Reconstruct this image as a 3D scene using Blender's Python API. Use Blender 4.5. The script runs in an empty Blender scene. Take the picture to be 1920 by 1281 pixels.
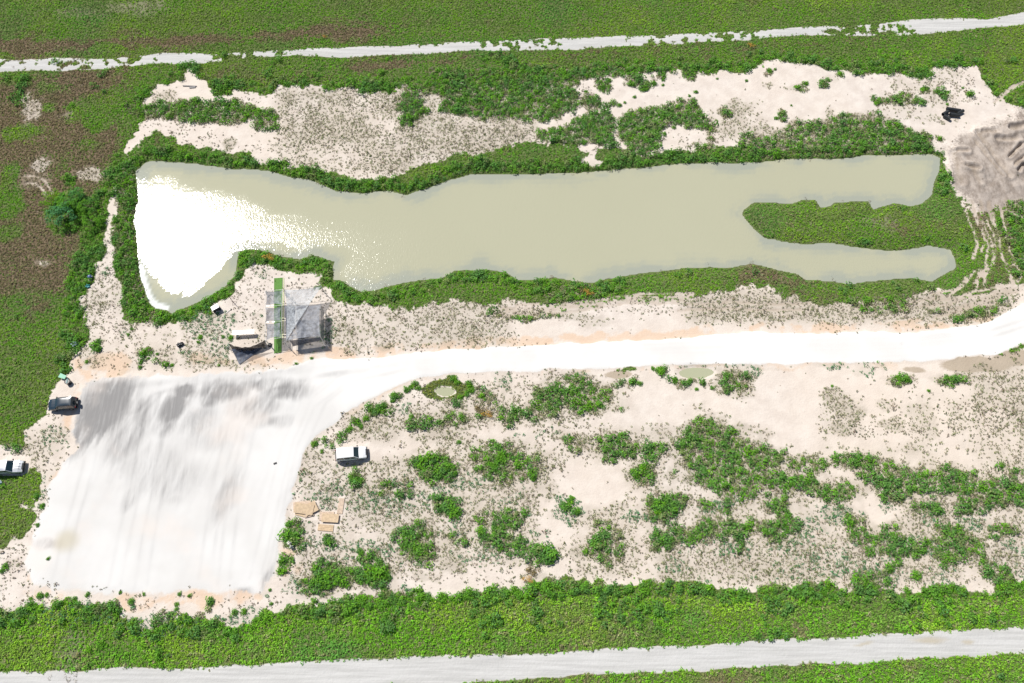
import bpy, bmesh, math, random
import numpy as np
from mathutils import Vector, Matrix
random.seed(7)
rng = np.random.default_rng(11)
R = math.radians
scene = bpy.context.scene
COL = scene.collection

# ------------------------------------------------------------------ camera
H, TILT, FPX = 120.0, R(21.5), 1493.0
cam = bpy.data.cameras.new('camera'); co = bpy.data.objects.new('camera', cam); COL.objects.link(co)
cam.sensor_width = 36.0; cam.lens = FPX / 1920 * 36.0
cam.clip_start = 1.0; cam.clip_end = 9000.0
co.location = (0, 0, H); co.rotation_euler = (TILT, 0, 0)
scene.camera = co
scene.render.resolution_x, scene.render.resolution_y = 1024, 683
CT, ST = math.cos(TILT), math.sin(TILT)

def ray(px, py):
    a, v = (px - 960.0) / FPX, (py - 640.5) / FPX
    return (a, ST - v * CT, -(CT + v * ST))          # world direction of a photograph pixel
def P(px, py, z=0.0):
    d = ray(px, py); t = (z - H) / d[2]
    return Vector((d[0] * t, d[1] * t, z))
def PA(pts, z=0.0):
    return np.array([P(x, y, z)[:2] for x, y in pts])
def proj(X, Y, Z=0.0):
    dx, dy, dz = X, Y, Z - H
    depth = dy * ST - dz * CT
    v = -(dy * CT + dz * ST) / depth
    return 960 + FPX * dx / depth, 640.5 + FPX * v

# ------------------------------------------------------------------ light
gr = Vector(ray(285, 470)).normalized()               # the water mirrors the sun from here
SUN = Vector((gr.x, gr.y, -gr.z))                     # direction towards the sun
elev = math.asin(SUN.z); azim = math.atan2(SUN.x, SUN.y)
world = bpy.data.worlds.new('World'); scene.world = world; world.use_nodes = True
wn = world.node_tree.nodes; wl_ = world.node_tree.links
sky = wn.new('ShaderNodeTexSky'); sky.sky_type = 'NISHITA'; sky.sun_disc = False
sky.sun_elevation = elev; sky.sun_rotation = azim; sky.altitude = 10
wl_.new(sky.outputs[0], wn['Background'].inputs[0]); wn['Background'].inputs[1].default_value = 0.065
sl = bpy.data.lights.new('sun', 'SUN'); sl.energy = 5.0; sl.angle = R(0.53); sl.color = (1.0, 0.96, 0.9)
so = bpy.data.objects.new('sun', sl); COL.objects.link(so)
so.rotation_euler = (-SUN).to_track_quat('-Z', 'Y').to_euler(); so.location = (-60, 60, 90)
scene.view_settings.view_transform = 'Standard'; scene.view_settings.look = 'None'
scene.view_settings.exposure = -0.05; scene.view_settings.gamma = 1.0
scene.view_settings.use_curve_mapping = False

# ------------------------------------------------------------------ helpers
def tag(o, label=None, cat=None, group=None, kind=None):
    if label: o['label'] = label
    if cat: o['category'] = cat
    if group: o['group'] = group
    if kind: o['kind'] = kind
    return o
def empty(name, loc, rz=0.0, label=None, cat=None, group=None):
    o = bpy.data.objects.new(name, None); COL.objects.link(o)
    o.location = loc; o.rotation_euler = (0, 0, rz); o.empty_display_size = 0.3
    return tag(o, label, cat, group)
class MB:
    """collects simple shapes into one mesh"""
    def __init__(s): s.bm = bmesh.new()
    def box(s, c, d, rz=0.0, rx=0.0, ry=0.0, bev=0.0):
        r = bmesh.ops.create_cube(s.bm, size=1.0)
        M = Matrix.Translation(c) @ Matrix.Rotation(rz, 4, 'Z') @ Matrix.Rotation(ry, 4, 'Y') @ Matrix.Rotation(rx, 4, 'X') @ Matrix.Diagonal((d[0], d[1], d[2], 1))
        bmesh.ops.transform(s.bm, matrix=M, verts=r['verts'])
        if bev:
            es = list({e for v in r['verts'] for e in v.link_edges})
            bmesh.ops.bevel(s.bm, geom=es, offset=bev, segments=2, affect='EDGES', profile=0.5)
        return s
    def tube(s, a, b, r0, r1=None, n=8, caps=True):
        a, b = Vector(a), Vector(b); r1 = r0 if r1 is None else r1
        d = b - a; L = d.length
        r = bmesh.ops.create_cone(s.bm, cap_ends=caps, segments=n, radius1=r0, radius2=r1, depth=L)
        M = Matrix.Translation((a + b) / 2) @ d.to_track_quat('Z', 'Y').to_matrix().to_4x4()
        bmesh.ops.transform(s.bm, matrix=M, verts=r['verts']); return s
    def torus(s, c, R0, r0, axis='Z', n=20, m=8):
        M = Matrix.Translation(c)
        if axis == 'Y': M = M @ Matrix.Rotation(R(90), 4, 'X')
        if axis == 'X': M = M @ Matrix.Rotation(R(90), 4, 'Y')
        vs = [[s.bm.verts.new(M @ Vector(((R0 + r0 * math.cos(b)) * math.cos(a), (R0 + r0 * math.cos(b)) * math.sin(a), r0 * math.sin(b))))
               for b in [2 * math.pi * j / m for j in range(m)]] for a in [2 * math.pi * i / n for i in range(n)]]
        for i in range(n):
            for j in range(m):
                s.bm.faces.new((vs[i][j], vs[(i + 1) % n][j], vs[(i + 1) % n][(j + 1) % m], vs[i][(j + 1) % m]))
        return s
    def poly(s, pts):
        s.bm.faces.new([s.bm.verts.new(p) for p in pts]); return s
    def loft(s, rings, cap=True):
        rv = [[s.bm.verts.new(p) for p in r] for r in rings]
        for a, b in zip(rv[:-1], rv[1:]):
            n = len(a)
            for i in range(n): s.bm.faces.new((a[i], a[(i + 1) % n], b[(i + 1) % n], b[i]))
        if cap: s.bm.faces.new(rv[0]); s.bm.faces.new(rv[-1][::-1])
        return s
    def grid(s, f, nu, nv):
        vs = [[s.bm.verts.new(f(i / nu, j / nv)) for j in range(nv + 1)] for i in range(nu + 1)]
        for i in range(nu):
            for j in range(nv): s.bm.faces.new((vs[i][j], vs[i + 1][j], vs[i + 1][j + 1], vs[i][j + 1]))
        return s
    def build(s, name, mat, parent=None, smooth=False, loc=None):
        bmesh.ops.recalc_face_normals(s.bm, faces=s.bm.faces[:])
        me = bpy.data.meshes.new(name); s.bm.to_mesh(me); s.bm.free()
        me.materials.append(mat)
        if smooth: me.polygons.foreach_set('use_smooth', [True] * len(me.polygons))
        o = bpy.data.objects.new(name, me); COL.objects.link(o)
        if parent: o.parent = parent
        if loc is not None: o.location = loc
        return o

def newmat(name):
    m = bpy.data.materials.new(name); m.use_nodes = True
    nt = m.node_tree; b = nt.nodes['Principled BSDF']; return m, nt, b
def N(nt, t, **kw):
    n = nt.nodes.new(t)
    for k, v in kw.items(): setattr(n, k, v)
    return n
def noise(nt, scale, detail=4.0, rough=0.55, vec=None, mapscale=None, rot=None):
    n = N(nt, 'ShaderNodeTexNoise'); n.inputs['Scale'].default_value = scale
    n.inputs['Detail'].default_value = detail; n.inputs['Roughness'].default_value = rough
    tc = N(nt, 'ShaderNodeTexCoord'); src = tc.outputs['Object']
    if mapscale or rot:
        mp = N(nt, 'ShaderNodeMapping')
        if mapscale: mp.inputs['Scale'].default_value = mapscale
        if rot: mp.inputs['Rotation'].default_value = (0, 0, rot)
        nt.links.new(src, mp.inputs[0]); src = mp.outputs[0]
    nt.links.new(src, n.inputs['Vector']); return n.outputs['Fac']
def math_(nt, op, a, b=None, c=None, clamp=False):
    n = N(nt, 'ShaderNodeMath', operation=op); n.use_clamp = clamp
    for i, x in enumerate((a, b, c)):
        if x is None: continue
        if isinstance(x, (int, float)): n.inputs[i].default_value = x
        else: nt.links.new(x, n.inputs[i])
    return n.outputs[0]
def mixc(nt, f, a, b):
    n = N(nt, 'ShaderNodeMix', data_type='RGBA')
    for i, x in ((0, f), (6, a), (7, b)):
        if isinstance(x, (int, float)): n.inputs[i].default_value = x
        elif isinstance(x, tuple): n.inputs[i].default_value = (*x, 1)
        else: nt.links.new(x, n.inputs[i])
    return n.outputs[2]
def ramp(nt, x, lo, hi):
    n = N(nt, 'ShaderNodeMapRange', interpolation_type='SMOOTHSTEP')
    n.inputs['From Min'].default_value = lo; n.inputs['From Max'].default_value = hi
    nt.links.new(x, n.inputs['Value']); return n.outputs[0]
def simple(name, c, rough=0.6, metal=0.0, var=0.12, scale=3.0, spec=0.5, bump=0.0, coat=0.0):
    m, nt, b = newmat(name)
    f = noise(nt, scale, 5)
    lo = tuple(x * (1 - var) for x in c); hi = tuple(min(1, x * (1 + var)) for x in c)
    nt.links.new(mixc(nt, ramp(nt, f, 0.3, 0.7), lo, hi), b.inputs['Base Color'])
    b.inputs['Roughness'].default_value = rough; b.inputs['Metallic'].default_value = metal
    b.inputs['Specular IOR Level'].default_value = spec
    b.inputs['Coat Weight'].default_value = coat
    if bump:
        bp = N(nt, 'ShaderNodeBump'); bp.inputs['Strength'].default_value = bump; bp.inputs['Distance'].default_value = 0.02
        nt.links.new(f, bp.inputs['Height']); nt.links.new(bp.outputs[0], b.inputs['Normal'])
    return m

# ------------------------------------------------------------------ noise and fields
def vnoise(x, y, seed=0):
    xi = np.floor(x).astype(np.int64); yi = np.floor(y).astype(np.int64)
    fx = x - xi; fy = y - yi; fx = fx * fx * (3 - 2 * fx); fy = fy * fy * (3 - 2 * fy)
    def h(a, b):
        n = (a * 374761393 + b * 668265263 + seed * 974711) & 0xffffffff
        n = ((n ^ (n >> 13)) * 1274126177) & 0xffffffff
        n = ((n ^ (n >> 16)) * 2246822519) & 0xffffffff
        return ((n ^ (n >> 15)) & 0xffff) / 65535.0
    return (h(xi, yi) * (1 - fx) + h(xi + 1, yi) * fx) * (1 - fy) + (h(xi, yi + 1) * (1 - fx) + h(xi + 1, yi + 1) * fx) * fy
def fbm(x, y, scale, seed=0, octs=4, gain=0.55):
    s = 0; a = 1; t = 0; f = 1.0 / scale
    for o in range(octs):
        s = s + a * vnoise(x * f + 17.3 * o, y * f - 9.1 * o, seed + o * 31); t += a; a *= gain; f *= 2.03
    return s / t - 0.5
def sdist(poly, X, Y, lim=12.0):
    """signed distance in metres, negative inside; far points get +lim"""
    out = np.full(X.shape, lim); p = np.asarray(poly)
    m = (X > p[:, 0].min() - lim) & (X < p[:, 0].max() + lim) & (Y > p[:, 1].min() - lim) & (Y < p[:, 1].max() + lim)
    if not m.any(): return out
    x, y = X[m], Y[m]; d = np.full(x.shape, 1e9); ins = np.zeros(x.shape, bool)
    for i in range(len(p)):
        ax, ay = p[i]; bx, by = p[(i + 1) % len(p)]
        ex, ey = bx - ax, by - ay; L2 = ex * ex + ey * ey + 1e-12
        t = np.clip(((x - ax) * ex + (y - ay) * ey) / L2, 0, 1)
        d = np.minimum(d, (x - ax - t * ex) ** 2 + (y - ay - t * ey) ** 2)
        c = ((ay > y) != (by > y))
        if ay != by: ins ^= c & (x < ax + (y - ay) * ex / ey)
    d = np.sqrt(d); out[m] = np.where(ins, -d, np.minimum(d, lim)); return out
def sline(pts, X, Y, lim=5.0):
    p = np.asarray(pts); out = np.full(X.shape, lim)
    m = (X > p[:, 0].min() - lim) & (X < p[:, 0].max() + lim) & (Y > p[:, 1].min() - lim) & (Y < p[:, 1].max() + lim)
    if not m.any(): return out
    x, y = X[m], Y[m]; d = np.full(x.shape, lim * lim)
    for (ax, ay), (bx, by) in zip(p[:-1], p[1:]):
        ex, ey = bx - ax, by - ay; L2 = ex * ex + ey * ey + 1e-12
        t = np.clip(((x - ax) * ex + (y - ay) * ey) / L2, 0, 1)
        d = np.minimum(d, (x - ax - t * ex) ** 2 + (y - ay - t * ey) ** 2)
    out[m] = np.sqrt(d); return out
def sstep(x, a, b):
    t = np.clip((x - a) / (b - a), 0, 1); return t * t * (3 - 2 * t)

G = 0.25
X0, X1, Y0, Y1 = -112.0, 112.0, -12.0, 128.0
gx = np.arange(X0, X1 + 1e-6, G); gy = np.arange(Y0, Y1 + 1e-6, G)
X, Y = np.meshgrid(gx, gy)          # [iy, ix]
w1, w2 = fbm(X, Y, 3.0, 1, 4, 0.6), fbm(X, Y, 3.0, 2, 4, 0.6)
Xw, Yw = X + 2.6 * w1, Y + 2.6 * w2          # ragged edges
Xs, Ys = X + 0.9 * w1, Y + 0.9 * w2          # calmer edges

# ---- outlines traced from the photograph, put on the ground
pond_px = [(262,315),(275,305),(287,302),(333,305),(375,310),(393,312),(433,318),(480,318),(500,322),(533,330),(583,340),(610,350),(633,361),(690,363),(730,358),(763,368),(780,361),(813,350),(847,337),(880,328),(973,328),(1073,326),(1113,323),(1180,317),(1240,312),(1280,307),(1413,307),(1467,300),(1580,298),(1630,292),(1697,292),(1747,290),(1762,297),(1760,320),(1750,343),(1747,363),(1730,380),(1707,387),(1677,380),(1638,392),(1630,377),(1600,377),(1563,380),(1557,387),(1540,390),(1530,375),(1507,373),(1487,380),(1413,380),(1393,393),(1390,403),(1407,423),(1413,430),(1433,447),(1467,455),(1513,459),(1557,457),(1597,464),(1663,470),(1703,469),(1740,462),(1780,469),(1790,487),(1790,504),(1763,517),(1747,527),(1707,519),(1680,522),(1630,527),(1597,532),(1563,527),(1510,525),(1497,514),(1447,502),(1407,494),(1373,500),(1280,502),(1273,505),(1207,510),(1123,525),(1110,530),(1073,525),(1040,519),(973,525),(950,510),(907,504),(853,507),(830,520),(757,529),(707,542),(677,547),(657,537),(643,527),(627,524),(627,490),(600,480),(587,477),(563,485),(527,480),(500,470),(467,465),(450,470),(442,490),(440,514),(420,540),(383,562),(333,580),(323,587),(313,580),(293,577),(280,564),(267,527),(260,484),(255,427),(252,417),(260,377),(257,340),(255,320)]
sand_n = [(275,180),(285,168),(300,158),(340,152),(352,138),(375,150),(390,165),(440,166),(470,172),(520,165),(560,160),(600,156),(640,166),(700,170),(745,165),(800,170),(860,165),(960,155),(1075,150),(1090,145),(1160,138),(1200,133),(1260,135),(1330,145),(1345,135),(1400,130),(1440,120),(1560,122),(1640,132),(1720,143),(1740,130),(1830,127),(1850,155),(1875,182),(1925,200),(2100,205),(2100,400),(1925,390),(1905,400),(1870,385),(1855,395),(1805,378),(1785,330),(1768,292),(1745,285),(1742,274),(1693,270),(1640,276),(1560,282),(1500,283),(1440,284),(1385,282),(1340,268),(1300,274),(1260,278),(1240,286),(1190,282),(1160,274),(1125,287),(1120,308),(1083,308),(1085,290),(1075,270),(1030,262),(1000,262),(990,268),(930,275),(880,285),(840,298),(800,310),(770,325),(700,332),(640,328),(620,316),(590,309),(560,308),(520,302),(470,293),(430,290),(400,288),(370,281),(330,268),(310,256),(290,248),(270,262),(250,290),(238,318),(222,322),(232,285),(255,245),(262,232),(275,225),(262,215),(262,195)]
sand_w = [(222,312),(238,318),(224,340),(213,370),(208,430),(212,470),(216,500),(222,560),(232,598),(262,602),(300,608),(316,603),(333,590),(345,600),(400,592),(430,562),(445,540),(455,510),(475,500),(520,503),(570,503),(590,512),(600,530),(618,545),(622,560),(660,575),(723,584),(773,580),(827,574),(890,574),(930,570),(950,557),(985,560),(990,570),(1073,572),(1120,574),(1180,558),(1280,556),(1340,540),(1440,545),(1513,556),(1600,562),(1680,554),(1760,552),(1800,562),(1850,550),(1900,535),(2100,500),(2100,640),(1400,690),(800,720),(600,850),(520,1100),(480,1135),(400,1160),(333,1165),(250,1155),(200,1140),(150,1145),(67,1140),(-160,1150),(-160,1040),(10,1022),(40,995),(52,975),(35,950),(60,935),(75,905),(62,885),(-160,885),(-160,842),(0,842),(40,835),(45,810),(68,795),(85,770),(92,740),(110,712),(125,665),(160,650),(165,600),(170,520),(190,480),(203,430),(207,370),(214,335)]
sand_s = [(800,700),(1280,680),(1680,670),(1860,660),(2100,620),(2100,1070),(1913,1087),(1840,1098),(1747,1100),(1580,1102),(1447,1104),(1280,1097),(1140,1094),(1073,1087),(1007,1090),(973,1101),(907,1104),(840,1114),(780,1107),(757,1121),(700,1134),(640,1135),(533,1140),(483,1140),(467,1164),(400,1160),(520,1080),(545,940),(575,840),(660,765),(740,725)]
marl_px = [(520,690),(560,683),(580,675),(640,672),(740,667),(840,657),(940,652),(1073,645),(1200,638),(1273,634),(1330,629),(1413,622),(1507,627),(1630,622),(1713,624),(1827,612),(1867,597),(1913,572),(2100,500),(2100,560),(1960,632),(1920,645),(1860,665),(1770,675),(1680,678),(1500,682),(1400,683),(1280,684),(1220,686),(1150,690),(1030,693),(1000,696),(870,700),(800,705),(770,712),(740,725),(700,745),(660,765),(630,790),(600,815),(575,840),(565,870),(555,900),(545,940),(535,980),(525,1040),(512,1080),(495,1108),(470,1116),(400,1113),(300,1118),(200,1116),(100,1112),(60,1095),(42,1060),(50,1020),(75,960),(90,910),(110,870),(140,840),(132,810),(137,780),(150,740),(160,718),(190,708),(260,702),(340,700),(420,696)]
pad_px = [(600,660),(600,730),(640,770),(560,1150),(0,1150),(0,1000),(100,690)]     # the western part of the marl is the parking pad
trk_n = [(-160,112),(0,113),(100,110),(200,110),(300,100),(345,99),(400,103),(450,98),(560,93),(620,90),(760,85),(900,78),(960,75),(1100,70),(1280,64),(1400,58),(1500,51),(1600,48),(1700,39),(1800,33),(1850,36),(1920,22),(2100,8),(2100,34),(1920,46),(1850,52),(1800,58),(1700,66),(1600,67),(1500,66),(1400,75),(1280,83),(1100,92),(960,96),(900,95),(760,102),(640,108),(560,104),(450,110),(380,120),(300,120),(200,128),(100,133),(0,134),(-160,136)]
trk_s = [(-160,1264),(0,1261),(133,1259),(213,1254),(333,1252),(500,1246),(640,1237),(873,1229),(1007,1224),(1140,1216),(1280,1212),(1480,1200),(1647,1189),(1913,1177),(2100,1165),(2100,1212),(1913,1225),(1800,1231),(1640,1241),(1480,1248),(1280,1258),(1140,1264),(1007,1272),(853,1281),(640,1292),(400,1300),(0,1312),(-160,1316)]
dirt_px = [(1765,258),(1800,238),(1850,222),(1900,205),(2100,200),(2100,400),(1925,390),(1900,397),(1850,394),(1808,378),(1788,345),(1772,300),(1758,282)]
WL = -0.4
pond = PA(pond_px, WL)
Xp, Yp = X + 0.5 * w1, Y + 0.5 * w2
sdP = sdist(pond, Xp, Yp)
sdM = sdist(PA(marl_px), Xs, Ys)
sdPad = sdist(PA(pad_px), X, Y)
sdTN = sdist(PA(trk_n), Xs, Ys); sdTS = sdist(PA(trk_s), Xs, Ys)
sdD = sdist(PA(dirt_px), Xw, Yw)
sdS = np.minimum(np.minimum(sdist(PA(sand_n), Xw, Yw), sdist(PA(sand_w), Xw, Yw)), sdist(PA(sand_s), Xw, Yw))
sdS = sdS + 2.4 * fbm(X, Y, 1.6, 51, 4, 0.65) + 3.2 * fbm(X, Y, 6.0, 52, 3)
fine = fbm(X, Y, 1.1, 50, 3, 0.6)
mid = fbm(X, Y, 4.0, 60, 4)
big = fbm(X, Y, 14.0, 70, 4)
def soft(sd, w=0.5): return 1 - sstep(sd, -w, w)
PXg, PYg = proj(X, Y)
sand = soft(sdS); marl = 1 - sstep(sdM + 1.2 * fine * (PXg < 560), -0.45 - 1.3 * sstep(-PXg, -560, -440), 0.45 + 0.5 * sstep(-PXg, -560, -440)); track = np.maximum(soft(sdTN + 0.05, 0.4), soft(sdTS, 0.35)); dirt = 0.92 * (1 - sstep(sdD + 7.0 * fbm(X, Y, 6.0, 33, 5, 0.6), -4.5, 3.5))
tworn = fbm(X, Y * 3, 9.0, 81, 4)
PXg, PYg = proj(X, Y)
wornN = soft(sdTN) * sstep(tworn - 0.02 + 0.01 * ((PXg > 340) & (PXg < 620)) + 0.05 * ((PXg > 1280) & (PXg < 1580)) + fine * 0.6, 0.12, 0.2)
track = track * (1 - np.where(sdTN < 1, wornN, 0))

# ---- shrubs, weeds: (cx, cy, rx, ry, density, kind)   kind b = leafy bush, o = olive/brown weeds, t = blue-green rushes
E = [
(840,754,16,9,.95,'b'),(780,724,12,8,.9,'b'),(763,730,9,6,.9,'b'),(743,742,10,6,.9,'b'),(707,769,18,9,.85,'b'),(750,764,14,8,.6,'t'),(687,784,6,6,1,'b'),(670,794,6,5,1,'b'),(655,806,6,5,.9,'b'),
(780,794,36,15,.6,'b'),(853,784,32,30,.55,'b'),(917,752,22,16,.7,'b'),(950,777,26,14,.75,'b'),(905,778,18,10,.5,'b'),(947,714,19,13,.7,'t'),(1017,764,32,22,.9,'b'),(1090,737,55,27,1,'b'),(1120,752,30,20,.9,'b'),(1083,706,32,10,.85,'t'),(1157,720,22,7,.8,'b'),(1240,697,7,5,.9,'b'),(1187,716,10,6,.9,'b'),(1257,715,12,5,.6,'b'),
(950,865,58,30,.75,'b'),(940,842,40,14,.5,'b'),(1083,826,24,14,.65,'b'),(1160,838,34,24,.75,'b'),(1225,850,26,18,.75,'b'),(1000,815,50,8,.25,'t'),
(817,877,46,24,1,'b'),(745,905,42,16,.65,'b'),(667,900,15,7,.85,'b'),(700,940,28,16,.8,'t'),(840,953,26,20,.9,'b'),(880,930,24,20,.45,'o'),(940,970,42,22,.85,'b'),(783,1014,36,30,.75,'b'),(857,1004,30,18,.7,'b'),(940,1010,48,20,.7,'b'),(923,1034,20,9,.6,'t'),(967,1027,20,12,.6,'o'),(1022,1040,20,17,1,'b'),(1002,1027,12,8,.8,'b'),(1013,997,22,12,.4,'t'),(700,1075,34,26,.95,'b'),(678,1044,28,16,.55,'o'),(850,1068,28,20,.7,'o'),(800,1080,34,11,.5,'o'),(1067,955,24,18,.9,'t'),(1030,917,18,16,.5,'o'),(1003,890,22,18,.65,'o'),(1200,884,24,24,.85,'b'),(1143,860,12,12,.8,'b'),(1247,947,36,25,1,'b'),(1140,1014,42,38,.75,'b'),(1117,1034,52,20,.7,'o'),(1193,974,34,9,.85,'t'),(1160,960,24,16,.5,'o'),(1257,1008,38,24,.8,'b'),(605,1088,34,20,1,'b'),(640,1093,22,12,.7,'b'),(673,1132,30,12,1,'b'),(733,1125,28,13,1,'b'),(997,1110,16,15,1,'b'),(1027,1094,18,12,.8,'b'),(757,1108,16,8,.6,'t'),(1000,1080,22,12,.5,'o'),(1340,1062,24,18,.4,'o'),(1440,1084,28,22,.6,'o'),(1547,1015,26,26,.55,'o'),(1507,1060,28,16,.5,'o'),(1630,1087,44,20,.75,'b'),(1660,947,20,11,.85,'t'),(1740,974,16,10,.85,'t'),(1823,980,30,15,.95,'t'),(1567,962,40,13,.95,'t'),(1337,943,36,12,.85,'t'),(1873,994,24,15,.8,'b'),(1900,1027,24,8,.8,'t'),(1877,1080,20,11,.7,'b'),(1523,994,28,16,.7,'t'),(1570,747,22,18,.7,'o'),(1600,777,22,20,.65,'o'),(1580,802,24,15,.7,'o'),(1670,797,20,15,.6,'o'),(1730,795,26,36,.45,'o'),(1660,756,20,12,.35,'o'),(1377,720,28,16,.75,'b'),(1300,718,18,7,.5,'b'),(1407,692,12,16,.85,'t'),(1347,684,74,6,.85,'t'),(1563,687,26,7,.8,'t'),(1620,693,16,13,.5,'t'),(1655,685,14,6,.6,'t'),(1690,711,18,7,.85,'b'),(1783,709,22,8,.85,'b'),(1855,702,44,16,.55,'o'),(1910,760,26,90,.55,'o'),(1850,845,40,30,.25,'o'),(1310,760,16,8,.3,'o'),
(1133,160,18,13,.9,'b'),(1183,150,13,16,.9,'b'),(1208,162,10,9,1,'b'),(1226,154,7,8,.8,'b'),(1108,190,16,20,.85,'b'),(1150,197,14,6,.7,'b'),(1242,147,6,8,1,'b'),(1290,141,16,10,.9,'b'),(1380,203,26,18,.7,'o'),(1362,212,12,14,.9,'b'),(1385,225,16,14,.6,'o'),(1420,246,32,16,.65,'o'),(1463,218,11,12,.85,'b'),(1643,192,8,10,.8,'b'),(1690,189,46,11,.9,'b'),(1700,208,20,18,.4,'o'),(1502,162,13,9,.8,'b'),(1490,163,20,6,.4,'o'),(1543,157,8,6,.8,'b'),(1442,136,8,7,.7,'b'),(1557,210,8,18,.6,'o'),(1574,138,9,6,.8,'b'),(1615,131,20,9,.95,'b'),(1690,131,26,8,.9,'b'),(1732,168,9,7,.9,'b'),(1764,175,15,9,.8,'b'),(1816,177,8,8,.8,'b'),(1770,140,30,14,.3,'o'),(1710,165,40,10,.3,'o'),(1560,150,16,8,.3,'o'),(1440,160,14,6,.4,'o'),(1735,258,12,8,.8,'b'),(1760,262,8,5,.8,'b'),
(310,180,22,13,.6,'o'),(430,270,12,14,.7,'o'),(500,235,28,10,.8,'b'),(640,240,40,30,.3,'o'),(670,235,22,12,.6,'o'),(570,270,60,20,.3,'o'),(720,205,40,15,.3,'o'),(700,268,60,22,.35,'o'),(655,190,40,10,.3,'o'),(560,190,30,14,.5,'o'),
(398,607,52,22,.65,'t'),(385,595,25,14,.7,'t'),(375,640,12,14,.4,'t'),(478,592,20,6,.5,'t'),(487,512,18,10,.5,'t'),(196,513,6,14,.6,'t'),(236,628,10,8,.4,'t'),(275,668,16,10,.5,'b'),(186,652,8,9,.9,'b'),(310,684,14,4,.5,'b'),(612,620,14,22,.6,'t'),(595,660,12,6,.5,'t'),(240,700,10,5,.3,'o'),(375,687,18,5,.3,'o'),
(590,935,34,14,.55,'t'),(632,920,20,12,.8,'t'),(550,1000,22,24,.9,'b'),(546,980,12,16,.5,'o'),(535,1050,13,8,.95,'b'),(528,1072,10,7,.8,'b'),(545,970,9,7,.9,'b'),(560,1100,28,16,.6,'t'),(590,910,30,20,.4,'o'),(618,1018,16,8,.7,'b'),(590,834,8,8,.9,'b'),(640,815,10,8,.6,'b'),(620,830,10,8,.4,'b'),(500,1108,12,8,.4,'t'),
(75,945,9,12,.6,'t'),(90,1050,8,8,.5,'o'),(20,1060,18,12,.4,'o'),(160,1135,14,8,.7,'t'),(80,1118,12,5,.6,'b'),(245,1133,8,10,.8,'t'),(200,1145,24,12,.9,'b'),(270,1165,30,14,.6,'t'),(300,1155,14,10,.6,'b'),(375,1155,14,10,.7,'b'),(430,1160,20,14,.7,'t'),(455,1150,14,8,.7,'t'),(180,1132,8,6,.8,'b'),(395,1132,6,6,.6,'b'),(30,842,20,6,.9,'b'),(100,820,25,14,.4,'t'),(70,850,20,10,.3,'o'),
(700,600,30,14,.3,'o'),(750,610,34,16,.45,'o'),(920,620,26,14,.5,'o'),(990,590,60,8,.75,'b'),(1075,590,30,8,.5,'o'),(1120,600,30,10,.3,'o'),(660,650,16,8,.5,'o'),(725,648,20,8,.6,'o'),(890,640,50,10,.35,'o'),(1040,560,20,14,1,'b'),(1080,550,50,16,1,'b'),
]
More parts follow.
